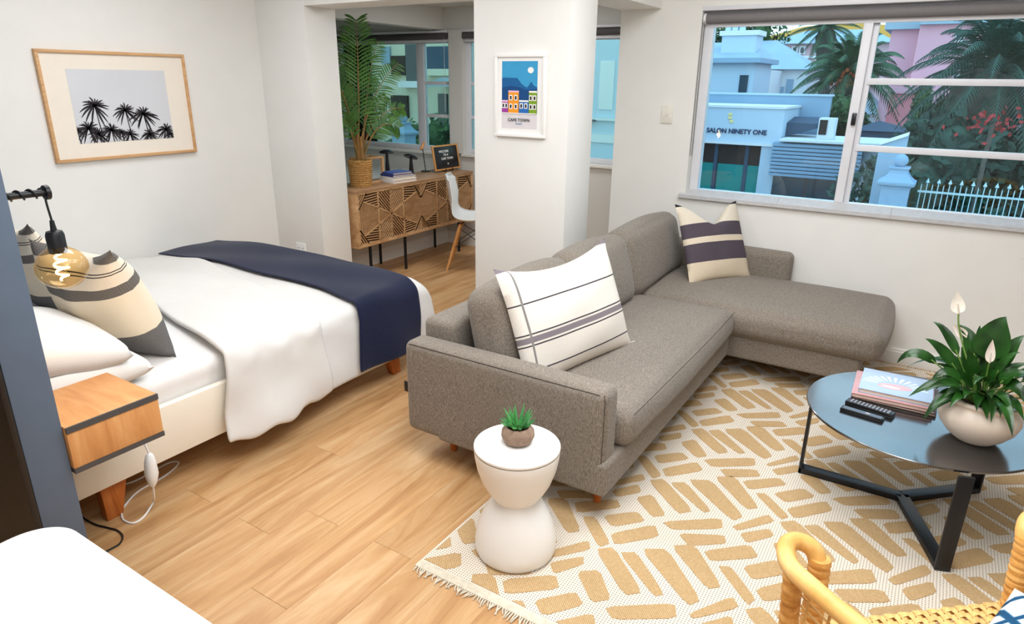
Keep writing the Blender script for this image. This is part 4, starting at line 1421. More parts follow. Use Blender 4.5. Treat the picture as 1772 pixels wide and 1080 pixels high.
for (tp, md, dy, LL, nl) in FR:
    yy = 4.02+dy
    T_ = at_y(*tp, yy)
    M_ = at_y(*md, 4.02+dy*.5)
    B_ = top0+Vector((rp_.uniform(-.02, .03), rp_.uniform(-.02, .02), -.02))
    if T_.x < 3.80:
        T_.x = 3.82 + abs(dy)
    o, st_ = frond(B_, M_*1.15-(B_+T_)*.075, T_, LL, nl=int(nl*1.15), parent=pk, wid=.0085 if LL > .16 else .0058)
    st_.build('rachis', 'palmstem', o, world=True, smooth=True)
for k, (dx, dy, h) in enumerate(((-.015, 0, .26), (.035, .01, .16), (.01, -.02, .2))):
    MB().tube([top0+Vector((dx, dy, -.015)), top0+Vector((dx*.6, dy, h*.5)), top0+Vector((dx*.5, dy, h))], [.02, .017, .01], 8).build('stem', 'palmstem', pk, world=True, smooth=True)
# wooden lantern behind the basket
lc = at_y(650, 308, 4.14)
ln = thing('wooden_lantern', 'open pale wood lantern frame standing behind the straw basket', 'lantern', (lc.x-.10, 4.135, SZ))
lx0, lx1, lh = lc.x-.21, lc.x+.02, .20
for xx in (lx0, lx1-.022):
    for yy in (4.05, 4.20):
        MB().bb((xx, yy, SZ), (xx+.022, yy+.022, SZ+lh)).build('post', 'strip', ln, world=True, bev=.001)
for zz in (SZ+lh, SZ+.0):
    for a, b in (((lx0+.022, 4.05), (lx1-.022, 4.072)), ((lx0+.022, 4.20), (lx1-.022, 4.222)), ):
        MB().bb((a[0], a[1], zz if zz > SZ+.01 else SZ), (b[0], b[1], zz+.018 if zz > SZ+.01 else SZ+.018)).build('rail', 'strip', ln, world=True, bev=.001)
for xx in (lx0, lx1-.022):
    MB().bb((xx, 4.05, SZ+lh+.0005), (xx+.022, 4.222, SZ+lh+.018)).build('rail', 'strip', ln, world=True, bev=.001)
# mushroom lamps
def mushroom(label, bpx, cpx, y, tilt):
    b = at_y(*bpx, y)
    c = at_y(*cpx, y)
    r = thing('table_lamp', label, 'lamp', (b.x, y, SZ))
    h = c.z-SZ
    MB().lathe([(.024, 0), (.026, .004), (.014, h*.75), (.012, h)], 18, capt=True).build('stem', 'black', r, smooth=True)
    m = MB().lathe([(.002, .022), (.03, .02), (.058, .008), (.066, -.002), (.064, -.008), (.03, -.004), (.002, -.002)], 28, capb=False)
    rot = Matrix.Rotation(R(tilt), 3, 'Y')
    m.v = [rot @ v+Vector((c.x-b.x, 0, h+.004)) for v in m.v]
    m.build('shade', 'black', r, smooth=True)
mushroom('black mushroom lamp with level cap behind the stacked books', (671, 300), (669, 264), 4.12, 0)
mushroom('black mushroom lamp with tilted cap right of the stacked books', (712, 301), (711, 272), 4.10, 22)
dl = at_y(735, 291, 4.21)
r = thing('desk_lamp', 'thin black desk lamp with a tan head beside the letter board', 'lamp', (dl.x, 4.20, SZ))
MB().lathe([(.045, 0), (.045, .008), (.003, .01)], 24, capt=True).build('base', 'black', r, smooth=True)
hp = at_y(731, 254, 4.20)-Vector((dl.x, 4.20, SZ))
MB().tube([(0, 0, .01), (hp.x*.6, 0, hp.z*.6), tuple(hp)], .004, 8).build('stem', 'black', r, smooth=True)
MB().tube([tuple(hp+Vector((-.022, 0, -.025))), tuple(hp), tuple(hp+Vector((.03, 0, .045)))], [.012, .016, .007], 12).build('head', 'dowel', r, smooth=True)
# stacked books
MT['c_white'] = plain('white_cover', (232, 230, 228), .5)
MT['c_blue'] = plain('blue_cover', (62, 84, 150), .5)
MT['c_navy'] = plain('navy_cover', (52, 58, 124), .5)
bb_ = at_y(690, 318, 3.97)
hz = SZ
for lab, w_, d_, h_, cv, dx in (('white book at the bottom of the pile on the sideboard', .27, .19, .026, 'c_white', 0), ('second white book from the bottom of the sideboard pile', .26, .18, .024, 'c_white', .0), ('navy blue book second from the top of the sideboard pile', .235, .17, .018, 'c_navy', -.008), ('blue book on top of the pile on the sideboard', .21, .165, .017, 'c_blue', -.014)):
    book(lab, (bb_.x+dx, 3.975, hz), -.12+dx*3, w_, d_, h_, cv)
    hz += h_+.0005
# letter board on a small easel
yb_ = 4.06
c4 = [at_y(*p, yb_) for p in ((750, 254), (793, 252), (798, 293), (757, 296))]
cc_ = sum(c4, Vector())/4
lb = thing('letter_board', 'small black letter board in an oak frame on the sideboard', 'sign', (cc_.x, yb_, SZ))
bwid = ((c4[1]-c4[0]).length+(c4[2]-c4[3]).length)/2*1.02
bhei = ((c4[3]-c4[0]).length+(c4[2]-c4[1]).length)/2
bhei = max(.2, bhei)
MTX = Matrix.Translation((cc_.x, yb_, SZ+.012)) @ Matrix.Rotation(R(-10), 4, 'X') @ Matrix.Rotation(R(0), 4, 'Z')
def lbox(name, a, b, mat, bev=0):
    m = MB().bb(a, b)
    m.v = [MTX @ v for v in m.v]
    return m.build(name, mat, lb, world=True, bev=bev)
fwid = .015
lbox('frame_rail', (-bwid/2, -.009, 0), (bwid/2, .009, fwid), 'dowel', .001)
lbox('frame_rail', (-bwid/2, -.009, bhei-fwid), (bwid/2, .009, bhei), 'dowel', .001)
lbox('frame_rail', (-bwid/2, -.009, fwid), (-bwid/2+fwid, .009, bhei-fwid), 'dowel', .001)
lbox('frame_rail', (bwid/2-fwid, -.009, fwid), (bwid/2, .009, bhei-fwid), 'dowel', .001)
lbox('felt_board', (-bwid/2+fwid, -.003, fwid), (bwid/2-fwid, .006, bhei-fwid), 'blackgloss')
for sx in (-.055, .055):
    MB().bar((cc_.x+sx, yb_-.022, SZ), (cc_.x+sx, yb_+.07, SZ+.012), .008, .01).build('easel_foot', 'black', lb, world=True)
    MB().bar((cc_.x+sx, yb_-.018, SZ+.008), (cc_.x+sx, yb_-.018, SZ+.026), .008, .006).build('easel_foot', 'black', lb, world=True)
MB().bar((cc_.x, yb_+.09, SZ), (cc_.x, yb_+.045, SZ+bhei*.8), .01, .006).build('easel_strut', 'black', lb, world=True)
for s_, dz, dx in (('WELCOME', .74, -.03), ('TO', .60, -.02), ('CAPE TOWN', .45, .01)):
    M_ = MTX @ frame_m((dx, -.0038, bhei*dz), (1, 0, 0), (0, 0, 1))
    text('lettering', s_, .030, 'ink_white', lb, M_, .0006, 1.05, bold=.0006)
for (hx, hz_, r_) in ((.022, .60, .012), (.012, .24, .012)):
    m = MB().prism([(r_*math.cos(k*PI/4)*(1 if k % 2 else .6), r_*math.sin(k*PI/4)*(1 if k % 2 else .6)) for k in range(8)], lambda a, b, s: MTX @ Vector((hx+a, -.0036-s, bhei*hz_+b)), .0008)
    m.build('symbol', 'ink_white', lb, world=True)
# ---- moulded shell chairs
def shell_chair(label, loc, rz, legmat='dowel'):
    r = thing('shell_chair', label, 'chair', loc, rz)
    # profile: forward x, height z, half width
    PRF = [(-.245, .835, .10), (-.242, .82, .145), (-.235, .77, .178), (-.222, .70, .196), (-.208, .62, .212), (-.192, .54, .224), (-.165, .475, .232), (-.115, .438, .236), (-.04, .425, .236), (.05, .428, .234), (.13, .437, .226), (.19, .443, .20), (.215, .437, .16), (.222, .425, .12)]
    sp2 = spline([(a, b, c) for a, b, c in PRF], 3)
    def fn(a, b):
        i = a*(len(sp2)-1)
        k = min(len(sp2)-2, int(i))
        p = sp2[k].lerp(sp2[k+1], i-k)
        u = 2*b-1
        back = max(0, min(1, (p.y-.44)/.2))
        x = p.x+.055*abs(u)**2.4*back*(1 if p.y < .8 else .6)
        z = p.y+.045*abs(u)**2.6*(1-back)
        return (x, p.z*u, z)
    sh = MB().grid(fn, len(sp2), 19).build('seat_shell', 'whiteplastic', r, smooth=True, ang=80)
    md = sh.modifiers.new('solid', 'SOLIDIFY')
    md.thickness = .006
    md.offset = 0
    tops = []
    for sx, sy in ((-1, -1), (-1, 1), (1, -1), (1, 1)):
        a, b = Vector((sx*.10-.01, sy*.10, .405)), Vector((sx*.215-.01, sy*.205, .0))
        MB().tube([a, a.lerp(b, .12), a.lerp(b, .5), b], [.012, .0155, .0145, .0095], 12).build('leg', legmat, r, smooth=True)
        tops.append((a, b))
        MB().tube([a+Vector((0, 0, 0)), (sx*.07, sy*.07, .424)], .006, 8).build('bracket', 'black', r)
    m = MB()
    for i, j in ((0, 1), (1, 3), (3, 2), (2, 0)):
        (a0, b0), (a1, b1) = tops[i], tops[j]
        m.tube([a0.lerp(b0, .08), a1.lerp(b1, .52)], .0035, 6).tube([a1.lerp(b1, .08), a0.lerp(b0, .52)], .0035, 6)
    m.build('wire_brace', 'black', r)
    return r
ca_ = shell_chair('white moulded chair with wooden legs in front of the carved sideboard', (4.865, 3.476, 0), R(-60))
# ================================================================== FOREGROUND
dn = thing('dining_table', 'white rounded dining table top filling the lower left corner', 'table', (.05, .75, 0))
TX0, TX1, TY0, TY1 = -.42, .487, .10, 1.425
def rrect(x0, x1, y0, y1, r, n=8):
    o = []
    for cx, cy, a in ((x1-r, y1-r, 0), (x0+r, y1-r, 90), (x0+r, y0+r, 180), (x1-r, y0+r, 270)):
        for k in range(n+1):
            an = R(a+90*k/n)
            o.append((cx+r*math.cos(an), cy+r*math.sin(an)))
    return o
MB().prism(rrect(TX0, TX1, TY0, TY1, .085), lambda a, b, s: Vector((a, b, .722+s)), .028).build('tabletop', 'satinwhite', dn, world=True, bev=.004)
for lx in (TX0+.09, TX1-.10):
    for ly_ in (TY0+.10, TY1-.10):
        MB().tube([(lx, ly_, 0), (lx, ly_, .7215)], [.016, .022], 14).build('leg', 'dowel', dn, world=True, smooth=True)
tp_ = at_z(563, 1069, .83)
tp_.y -= .12
c2 = dup(ca_, (tp_.x-.238, tp_.y, 0), PI, 'white moulded chair tucked at the dining table, only its rounded back edge showing')
WM[c2.name] = Matrix.Translation((tp_.x-.238, tp_.y, 0)) @ Matrix.Rotation(PI, 4, 'Z')
# ---- rattan armchair
MT['rattan'] = wood('rattan_pole', (206, 148, 72), (236, 186, 108), (248, 214, 148), (6, 6, 6), .42)
MT['wrap'] = wood('rattan_wrapping', (190, 128, 58), (226, 168, 90), (240, 196, 124), (14, 14, 40), .5)
MT['cane'] = plain('cane_weave', (226, 180, 110), .55, 0, .4, 40, .14)
wc = thing('rattan_armchair', 'honey coloured rattan armchair with wrapped posts at the lower right', 'chair', (1.335, -.335, 0), R(41))
def rat(name, pts, r, mat='rattan', n=14, par=wc):
    return MB().tube(pts, r, n).build(name, mat, par, smooth=True, ang=80)
half = [(.30, .262, .50), (.305, .262, .60), (.322, .270, .642), (.340, .30, .655), (.325, .335, .655), (.265, .360, .655), (.18, .355, .664), (.08, .33, .665), (-.04, .315, .675), (-.16, .275, .70), (-.25, .19, .735), (-.295, .09, .755), (-.305, 0, .76)]
loop = half+[(x, -y, z) for x, y, z in half[:-1]][::-1]
rat('arm_rail', spline(loop, 6), .020)
def wrapped(name, a, b, r, turns):
    a, b = Vector(a), Vector(b)
    N = turns*6+1
    pts = [a.lerp(b, k/(N-1)) for k in range(N)]
    rd = [r*(1+.13*abs(math.sin(k*PI/6))+.02*math.sin(k*1.7)) for k in range(N)]
    o = MB().tube(pts, rd, 16).build(name, 'wrap', wc, smooth=True, ang=20)
    return o
for sy in (1, -1):
    wrapped('wrapped_post', (.292, sy*.262, .44), (.305, sy*.262, .632), .0215, 10)
    wrapped('front_leg', (.285, sy*.265, .0105), (.290, sy*.262, .40), .024, 14)
    wrapped('arm_support', (.235, sy*.345, .30), (.252, sy*.360, .648), .0185, 14)
    wrapped('rear_leg', (-.26, sy*.22, .0105), (-.25, sy*.20, .40), .024, 14)
    wrapped('back_post', (-.25, sy*.195, .44), (-.255, sy*.185, .72), .018, 12)
    cn = MB()
    for k in range(9):
        t = k/8
        cn.tube([(.23-.42*t, sy*(.335-.1*t), .44), (.20-.40*t, sy*(.35-.1*t), .655+.05*t)], .0032, 5)
    for k in range(8):
        z = .46+.024*k
        cn.tube([(.235, sy*.345, z), (.05, sy*.318, z), (-.19, sy*.245, z+.01)], .0028, 5)
    tag(cn.build('cane_panel', 'cane', wc), kind='stuff')
seat_p = rrect(-.30, .318, -.292, .292, .10)
rat('seat_frame', [(a, b, .414) for a, b in seat_p]+[(seat_p[0][0], seat_p[0][1], .414)], .014)
wv_ = MB()
nx_ = 30
for k in range(nx_):
    x = -.285+.600*k/(nx_-1)
    wv_.grid(lambda a, b, x=x, k=k: (x-.0065+.013*b, -.282+.564*a, .432+.0022*math.cos(a*PI*30+k*PI)), 91, 2)
for k in range(nx_):
    y = -.275+.55*k/(nx_-1)
    wv_.grid(lambda a, b, y=y, k=k: (-.296+.618*a, y-.0065+.013*b, .432-.0022*math.cos(a*PI*30+k*PI)), 91, 2)
tag(wv_.build('woven_seat', 'cane', wc), kind='stuff')
MB().bb((-.27, -.27, .40), (.29, .27, .425)).build('seat_board', 'cane', wc, bev=.004)
bk_ = MB()
for k in range(15):
    y = -.18+.36*k/14
    bk_.tube([(-.262, y, .44), (-.285+.03*abs(y)*3, y, .735)], .0035, 5)
tag(bk_.build('back_cane', 'cane', wc), kind='stuff')
t_ = NT('blue_line_cover')
v_ = t_.coord((1, 1, 1), (0, 0, R(35)))
w1 = t_.n('TexWave')
w1.inputs['Scale'].default_value = 5
w1.inputs['Distortion'].default_value = 1.5
t_.l(v_, w1.inputs[0])
v2_ = t_.coord((1, 1, 1), (0, 0, R(-50)))
w2 = t_.n('TexWave')
w2.inputs['Scale'].default_value = 3.4
t_.l(v2_, w2.inputs[0])
mxx = t_.math('MAXIMUM', w1.outputs[0], w2.outputs[0])
MT['bluelines'] = t_.fin(t_.ramp(mxx, [(.86, '#f0f1f0'), (.93, '#2f6f92'), (.97, '#1f4c70')]), .85, 0, .15)
pz_ = at_z(1872, 1190, .52)
cushion('seat_cushion', 'white cushion with blue crossing lines on the rattan armchair', 'cushion', (pz_.x, pz_.y, .502), (-.15, .15, 1), .38, .38, .13, 'bluelines', R(20), .05)
# ================================================================== STREET OUTSIDE
GZ = -3.2
struct('street_ground', MB().bb((6.2, -120, GZ-.3), (420, 260, GZ)), plain('asphalt', (120, 124, 130), .9, 0, .1, .6, .1))
MT['shadeblue'] = plain('blue_shaded_render', (140, 168, 192), .85, 0, .1, .5, .03)  # white render with bluish shade put into its colour
MT['slate'] = plain('blue_grey_roof', (160, 180, 192), .8, 0, .2, .8, .05)
MT['slatedk'] = plain('dark_roof_sheet', (70, 86, 104), .8, 0, .2, .8, .06)
MT['white_r'] = plain('white_render', (222, 226, 228), .85, 0, .1, .6, .03)
MT['blue_r'] = plain('pale_blue_render', (190, 208, 222), .85, 0, .1, .5, .03)
MT['bluedk'] = plain('blue_grey_render', (150, 174, 194), .85, 0, .1, .5, .04)
MT['pink_r'] = plain('pink_render', (226, 172, 184), .85, 0, .1, .5, .03)
MT['pink_d'] = plain('coral_pink_render', (222, 140, 146), .85, 0, .1, .5, .03)
MT['hotelpink'] = plain('hotel_pink_render', (214, 180, 186), .85, 0, .1, .3, .04)
MT['darkglass'] = plain('dark_window_glass', (40, 56, 68), .15, 0, .6, 1, .1)
MT['teal'] = plain('teal_shop_panel', (20, 140, 134), .5, 0, .3, 2, .06)
MT['shopdark'] = plain('dark_shop_interior', (56, 44, 40), .6, 0, .2, 1, .3)
MT['navytext'] = plain('navy_letters', (28, 46, 84), .6)
MT['cream_r'] = plain('cream_render', (206, 206, 184), .85, 0, .1, .5, .04)
MT['whitemetal'] = plain('white_painted_iron', (166, 196, 202), .5)
def U(pts, X):
    return [at_x(*p, X) for p in pts]
def bx_(mb, X, x2, pa, pb, z0=None):
    """box from photo corners pa (top left) and pb (bottom right) on plane X, back to x2"""
    a, b = at_x(*pa, X), at_x(*pb, X)
    mb.bb((X, a.y, a.z), (x2, b.y, b.z if z0 is None else z0))
    return a, b
# -- salon
X = 23.0
a = at_x(1357, 190, X)
sl_ = thing('salon_building', 'low pale blue shop with SALON NINETY ONE lettering across the street', 'building', (X+2, a.y+2, GZ))
yR, yL = at_x(1331, 200, X).y, at_x(1357, 190, X).y
tz, lz, bz = at_x(1290, 187, X).z, at_x(1270, 247, X).z, at_x(1260, 335, X).z-.6
yE = 11.5
y_r = at_x(1357, 200, X).y
m = MB()
yp = at_x(1313, 290, X).y
m.bb((X, y_r, lz), (X+5, yE, tz)).bb((X, y_r, GZ), (X+5, yp, lz)).bb((X+.5, yp, GZ), (X+5, yE, lz)).bb((X, yp, GZ), (X+.5, yE, GZ+.25))
m.build('wall', 'blue_r', sl_, world=True)
MB().bb((X-.06, y_r-.05, tz), (X+5, yE, tz+.07)).build('coping', 'white_r', sl_, world=True)
MB().bb((X-.1, y_r-.02, lz-.05), (X-.001, yE, lz+.03)).build('ledge', 'white_r', sl_, world=True)
tl = at_x(1260, 284, X+.3).z
MB().bb((X+.35, yp, tl), (X+.45, yE, lz)).build('shop_window', 'shopdark', sl_, world=True)
yy = [yp, at_x(1240, 300, X+.3).y, at_x(1236, 300, X+.3).y, yE]
MB().bb((X+.33, yy[0], GZ+.25), (X+.45, yy[1], tl)).build('teal_panel', 'teal', sl_, world=True)
MB().bb((X+.33, yy[2], GZ+.25), (X+.45, yy[3], tl)).build('teal_panel', 'teal', sl_, world=True)
for py_ in (1239, 1292):
    q_ = at_x(py_, 270, X+.3).y
    MB().bb((X+.28, q_-.06, GZ+.25), (X+.36, q_+.06, lz)).build('window_post', 'slatedk', sl_, world=True)
ta, tb_ = at_x(1219, 225.5, X), at_x(1325, 229.5, X)
text('lettering', 'SALON NINETY ONE', .206, 'navytext', sl_, frame_m((X-.03, (ta.y+tb_.y)/2-.06, (ta.z+tb_.z)/2), (0, -1, 0), (0, 0, 1)), .01, 1.0, bold=.0055)
# pale gold blocks above the lettering
eb = at_x(1265, 204, X)
MT['gold'] = plain('pale_gold', (236, 220, 150), .5)
for dz in (-.11, 0, .11):
    MB().box((X-.02, eb.y+.03*math.copysign(1, dz+.01), eb.z+dz), (.03, .13, .09)).build('gold_mark', 'gold', sl_, world=True, bev=.02)
# -- annexe with louvres right of the salon
lo = thing('louvred_building', 'pale blue building with horizontal louvres right of the salon', 'building', (X+2, 4, GZ))
m = MB()
a, b = at_x(1337, 247, X-.4), at_x(1500, 330, X-.4)
m.bb((X, b.y-3.2, GZ), (X+2.2, y_r-.03, at_x(1400, 244, X).z))
m.build('wall', 'blue_r', lo, world=True)
zt_, zb_2 = at_x(1400, 250, X-.35).z, at_x(1400, 309, X-.35).z
ya_, yb_2 = at_x(1333, 280, X-.35).y, at_x(1490, 280, X-.35).y
n = 9
for k in range(n):
    z0 = zb_2+(zt_-zb_2)*k/n
    MB().bb((X-.40-.03*(k % 2), yb_2, z0+.015), (X-.25, ya_, z0+(zt_-zb_2)/n-.015)).build('slat', 'shadeblue', lo, world=True)
MB().bb((X-.26, yb_2, zb_2), (X-.005, ya_, zt_)).build('louvre_box', 'bluedk', lo, world=True)
MB().bb((X-.10, yb_2+.3, GZ+.4), (X-.005, ya_-.1, zb_2-.03)).build('dark_shopfront', 'darkglass', lo, world=True)
MB().bb((X-.5, b.y-3.2, at_x(1400, 245, X).z), (X+2.2, y_r-.05, at_x(1400, 241, X).z)).build('coping', 'white_r', lo, world=True)
# AC unit
a, b = at_x(1417, 204, X), at_x(1441, 238, X)
ac = thing('air_conditioner', 'white air conditioning unit on the pale blue roof', 'air conditioner', (X+.3, (a.y+b.y)/2, b.z))
MB().bb((X+.1, b.y, b.z-.10), (X+.55, a.y, a.z)).build('case', 'white_r', ac, world=True, bev=.02)
MB().bb((X+.06, b.y+.22, b.z+.06), (X+.1, a.y-.04, a.z-.06)).build('grille', 'shopdark', ac, world=True)
# parapet wall and lean-to roof behind
X2 = 25.5
pw = thing('parapet_wall', 'long blue grey parapet wall behind the salon roof', 'wall', (X2, 6, GZ))
m = MB()
a, b = at_x(1180, 166, X2), at_x(1438, 167, X2)
m.bb((X2, b.y, GZ), (X2+.4, a.y, b.z))
m.build('wall', 'bluedk', pw, world=True)
MB().bb((X2-.05, b.y-.05, b.z), (X2+.45, a.y, b.z+.06)).build('coping', 'blue_r', pw, world=True)
lr = thing('lean_to_roof', 'dark lean-to roof between the salon sign and the air conditioner', 'roof', (X+1, at_x(1390, 230, X+.6).y, GZ))
q_ = U([(1353, 212), (1416, 214), (1416, 222), (1353, 238)], X+.6)
m = MB()
m.add(q_+[p+Vector((1.2, 0, .15)) for p in q_], [(0, 1, 2, 3), (4, 7, 6, 5), (0, 4, 5, 1), (1, 5, 6, 2), (2, 6, 7, 3), (3, 7, 4, 0)])
m.build('roof_sheet', 'slatedk', lr, world=True)
# -- chimney house
X3 = 35.0
h1 = thing('chimney_house', 'white house with a broad chimney stack at the left of the window', 'house', (X3+3, at_x(1260, 130, X3).y, GZ))
m = MB()
a, b = at_x(1190, 112, X3), at_x(1300, 170, X3)
m.bb((X3, b.y, GZ), (X3+3.4, a.y+6, at_x(1260, 109, X3).z))
m.build('wall', 'blue_r', h1, world=True)
zc = at_x(1260, 109, X3).z
MB().bb((X3-.4, b.y-.3, zc), (X3+3.7, a.y+6, zc+.22)).build('cornice', 'bluedk', h1, world=True)
zr_ = at_x(1270, 72, X3+2).z
m = MB()
m.add([(X3-.3, b.y-.2, zc+.22), (X3+3.6, b.y-.2, zc+.22), (X3+3.6, a.y+6, zc+.22), (X3-.3, a.y+6, zc+.22), (X3+2.6, b.y+.6, zr_), (X3+2.6, a.y+6, zr_)], [(0, 3, 5, 4), (1, 4, 5, 2), (0, 4, 1), (2, 5, 3), (0, 1, 2, 3)])
m.build('roof', 'slate', h1, world=True)
a, b = at_x(1250, 62, X3+.6), at_x(1306, 94, X3+.6)
MB().bb((X3+.6, b.y, zc+.2), (X3+1.9, a.y, a.z)).build('chimney', 'blue_r', h1, world=True)
MB().bb((X3+.5, b.y-.12, a.z), (X3+2.0, a.y+.12, a.z+.22)).build('chimney_cap', 'white_r', h1, world=True)
for px_ in (1260, 1272, 1284):
    q_ = at_x(px_, 58, X3+1.1)
    MB().lathe([(.17, 0), (.14, .3), (.16, .45)], 12, (X3+1.1, q_.y, a.z+.22), True, True).build('chimney_pot', 'blue_r', h1, world=True, smooth=True)
a, b = at_x(1281, 130, X3), at_x(1292, 160, X3)
MB().bb((X3-.05, b.y, b.z), (X3+.02, a.y, a.z)).build('window', 'darkglass', h1, world=True)
# -- hipped house
X4 = 42.0
h2 = thing('hipped_house', 'white house with a blue grey hipped roof behind the parapet', 'house', (X4+3, at_x(1365, 140, X4).y, GZ))
a, b = at_x(1310, 120, X4), at_x(1400, 120, X4)
MB().bb((X4, b.y, GZ), (X4+4, a.y+3, a.z)).build('wall', 'white_r', h2, world=True)
zt2 = at_x(1330, 70, X4+3).z
m = MB()
m.add([(X4-.4, b.y-.3, a.z), (X4+4.3, b.y-.3, a.z), (X4+4.3, a.y+3, a.z), (X4-.4, a.y+3, a.z), (X4+3, at_x(1345, 70, X4+3).y, zt2), (X4+3, a.y+2, zt2)], [(0, 3, 5, 4), (1, 4, 5, 2), (0, 4, 1), (2, 5, 3), (0, 1, 2, 3)])
m.build('roof', 'slate', h2, world=True)
for pa, pb in (((1362, 137), (1370, 165)), ((1349, 150), (1355, 166))):
    a_, b_ = at_x(*pa, X4), at_x(*pb, X4)
    MB().bb((X4-.05, b_.y, b_.z), (X4+.02, a_.y, a_.z)).build('window', 'bluedk', h2, world=True)
a_, b_ = at_x(1300, 121, X4-3), at_x(1328, 170, X4-3)
MB().bb((X4-3, b_.y, GZ), (X4, a_.y, a_.z)).build('side_wing', 'white_r', h2, world=True)
a_, b_ = at_x(1299, 148, X4-3.1), at_x(1328, 156, X4-3.1)
MB().bb((X4-3.3, b_.y, b_.z), (X4-3.01, a_.y, a_.z)).build('wing_band', 'bluedk', h2, world=True)
# -- far pink hotel
X5 = 90.0
ht = thing('pink_hotel', 'distant pink hotel with rows of white windows under a grey roof', 'building', (X5+6, at_x(1430, 100, X5).y, GZ))
a, b = at_x(1332, 77, X5), at_x(1545, 77, X5)
MB().bb((X5, b.y, GZ), (X5+14, a.y, a.z)).build('wall', 'hotelpink', ht, world=True)
zt5 = at_x(1400, 53, X5+6).z
m = MB()
m.add([(X5-1, b.y-.5, a.z), (X5+15, b.y-.5, a.z), (X5+15, a.y+.5, a.z), (X5-1, a.y+.5, a.z), (X5+6, b.y+3, zt5), (X5+6, a.y-3, zt5)], [(0, 3, 5, 4), (1, 4, 5, 2), (0, 4, 1), (2, 5, 3), (0, 1, 2, 3)])
m.build('roof', 'slate', ht, world=True)
for py_ in (80, 104, 128):
    for px_ in (1371, 1384, 1410, 1423, 1448, 1461, 1487):
        a_, b_ = at_x(px_, py_, X5-.1), at_x(px_+9, py_+14, X5-.1)
        f_ = MB().bb((X5-.25, b_.y, b_.z), (X5-.005, a_.y, a_.z)).build('window', 'white_r', ht, world=True)
        MB().bb((X5-.3, b_.y+.18, b_.z+.15), (X5-.255, a_.y-.18, a_.z-.15)).build('pane', 'darkglass', f_, world=True)
    a_, b_ = at_x(1340, py_+17, X5-.3), at_x(1540, py_+20, X5-.3)
    MB().bb((X5-.4, b_.y, b_.z), (X5-.005, a_.y, a_.z)).build('floor_band', 'white_r', ht, world=True)
# -- hill with the glow of the last sun put into its colour
MT['hill'] = plain('sunset_lit_hill', (206, 152, 72), .95, 0, .05, .02, .1)
hl = MB()
XH = 400
RG = [(at_x(*p, XH).y, at_x(*p, XH).z) for p in ((1285, 82), (1316, 70), (1345, 60), (1391, 47), (1440, 41), (1486, 38), (1560, 46), (1700, 70))]
def hf(a, b):
    y = -60+260*b
    ridge = RG[0][1]
    for (ya, za), (yb2, zb2) in zip(RG[:-1], RG[1:]):
        if yb2 <= y <= ya:
            ridge = zb2+(za-zb2)*(y-yb2)/(ya-yb2)
    if y < RG[-1][0]:
        ridge = RG[-1][1]
    return (XH-60+120*a, y, GZ+(ridge-GZ)*math.sin(PI*min(.5, a))**.8 if a < .5 else GZ+(ridge-GZ)*math.sin(PI*a)**.8)
hl.grid(hf, 21, 130)
struct('hill', hl, 'hill', smooth=True)
# -- pink building on the right
X6 = 38.0
pk2 = thing('pink_building', 'tall pink building with a pale roof edge behind the right palm', 'building', (X6+4, at_x(1640, 130, X6).y, GZ))
cy = at_x(1578, 120, X6).y
zt6 = at_x(1600, 43, X6).z
MB().bb((X6, -14, GZ), (X6+10, cy, zt6)).build('front_wall', 'pink_r', pk2, world=True)
ye = at_x(1531, 120, X6+1.2).y
MB().bb((X6+1.2, cy, GZ), (X6+9, ye, zt6-.1)).build('recessed_wall', 'pink_r', pk2, world=True)
MB().bb((X6-.3, -14, zt6), (X6+10.3, cy+.02, zt6+.32)).build('roof_edge', 'slate', pk2, world=True)
MB().bb((X6+.9, cy+.03, zt6-.1), (X6+9.3, ye+.3, zt6+.3)).build('roof_edge', 'slate', pk2, world=True)
for pa, pb in (((1655, 55), (1669, 72)), ((1650, 128), (1664, 146))):
    a_, b_ = at_x(*pa, X6), at_x(*pb, X6)
    f_ = MB().bb((X6-.06, b_.y, b_.z), (X6-.002, a_.y, a_.z)).build('window', 'white_r', pk2, world=True)
    for k in range(2):
        w_ = (a_.y-b_.y)
        MB().bb((X6-.08, b_.y+.06+k*w_*.5, b_.z+.06), (X6-.061, b_.y-.04+(k+1)*w_*.5, a_.z-.06)).build('pane', 'darkglass', f_, world=True)
a_, b_ = at_x(1541, 163, X6-3), at_x(1573, 236, X6-3)
cw_ = thing('coral_gatehouse', 'coral pink lower block in front of the tall pink building', 'building', (X6-2, (a_.y+b_.y)/2, GZ))
MB().bb((X6-3, b_.y, GZ), (X6-.5, a_.y, a_.z)).build('wall', 'pink_d', cw_, world=True)
MB().bb((X6-3.1, b_.y-.3, GZ), (X6-.5, b_.y-.002, a_.z+.1)).build('corner_pilaster', 'pink_r', cw_, world=True)
MB().bb((X6-3.1, a_.y+.002, GZ), (X6-.5, a_.y+.3, a_.z+.1)).build('corner_pilaster', 'pink_r', cw_, world=True)
MB().bb((X6-3.2, b_.y-.35, a_.z+.101), (X6-.4, a_.y+.35, a_.z+.3)).build('coping', 'pink_r', cw_, world=True)
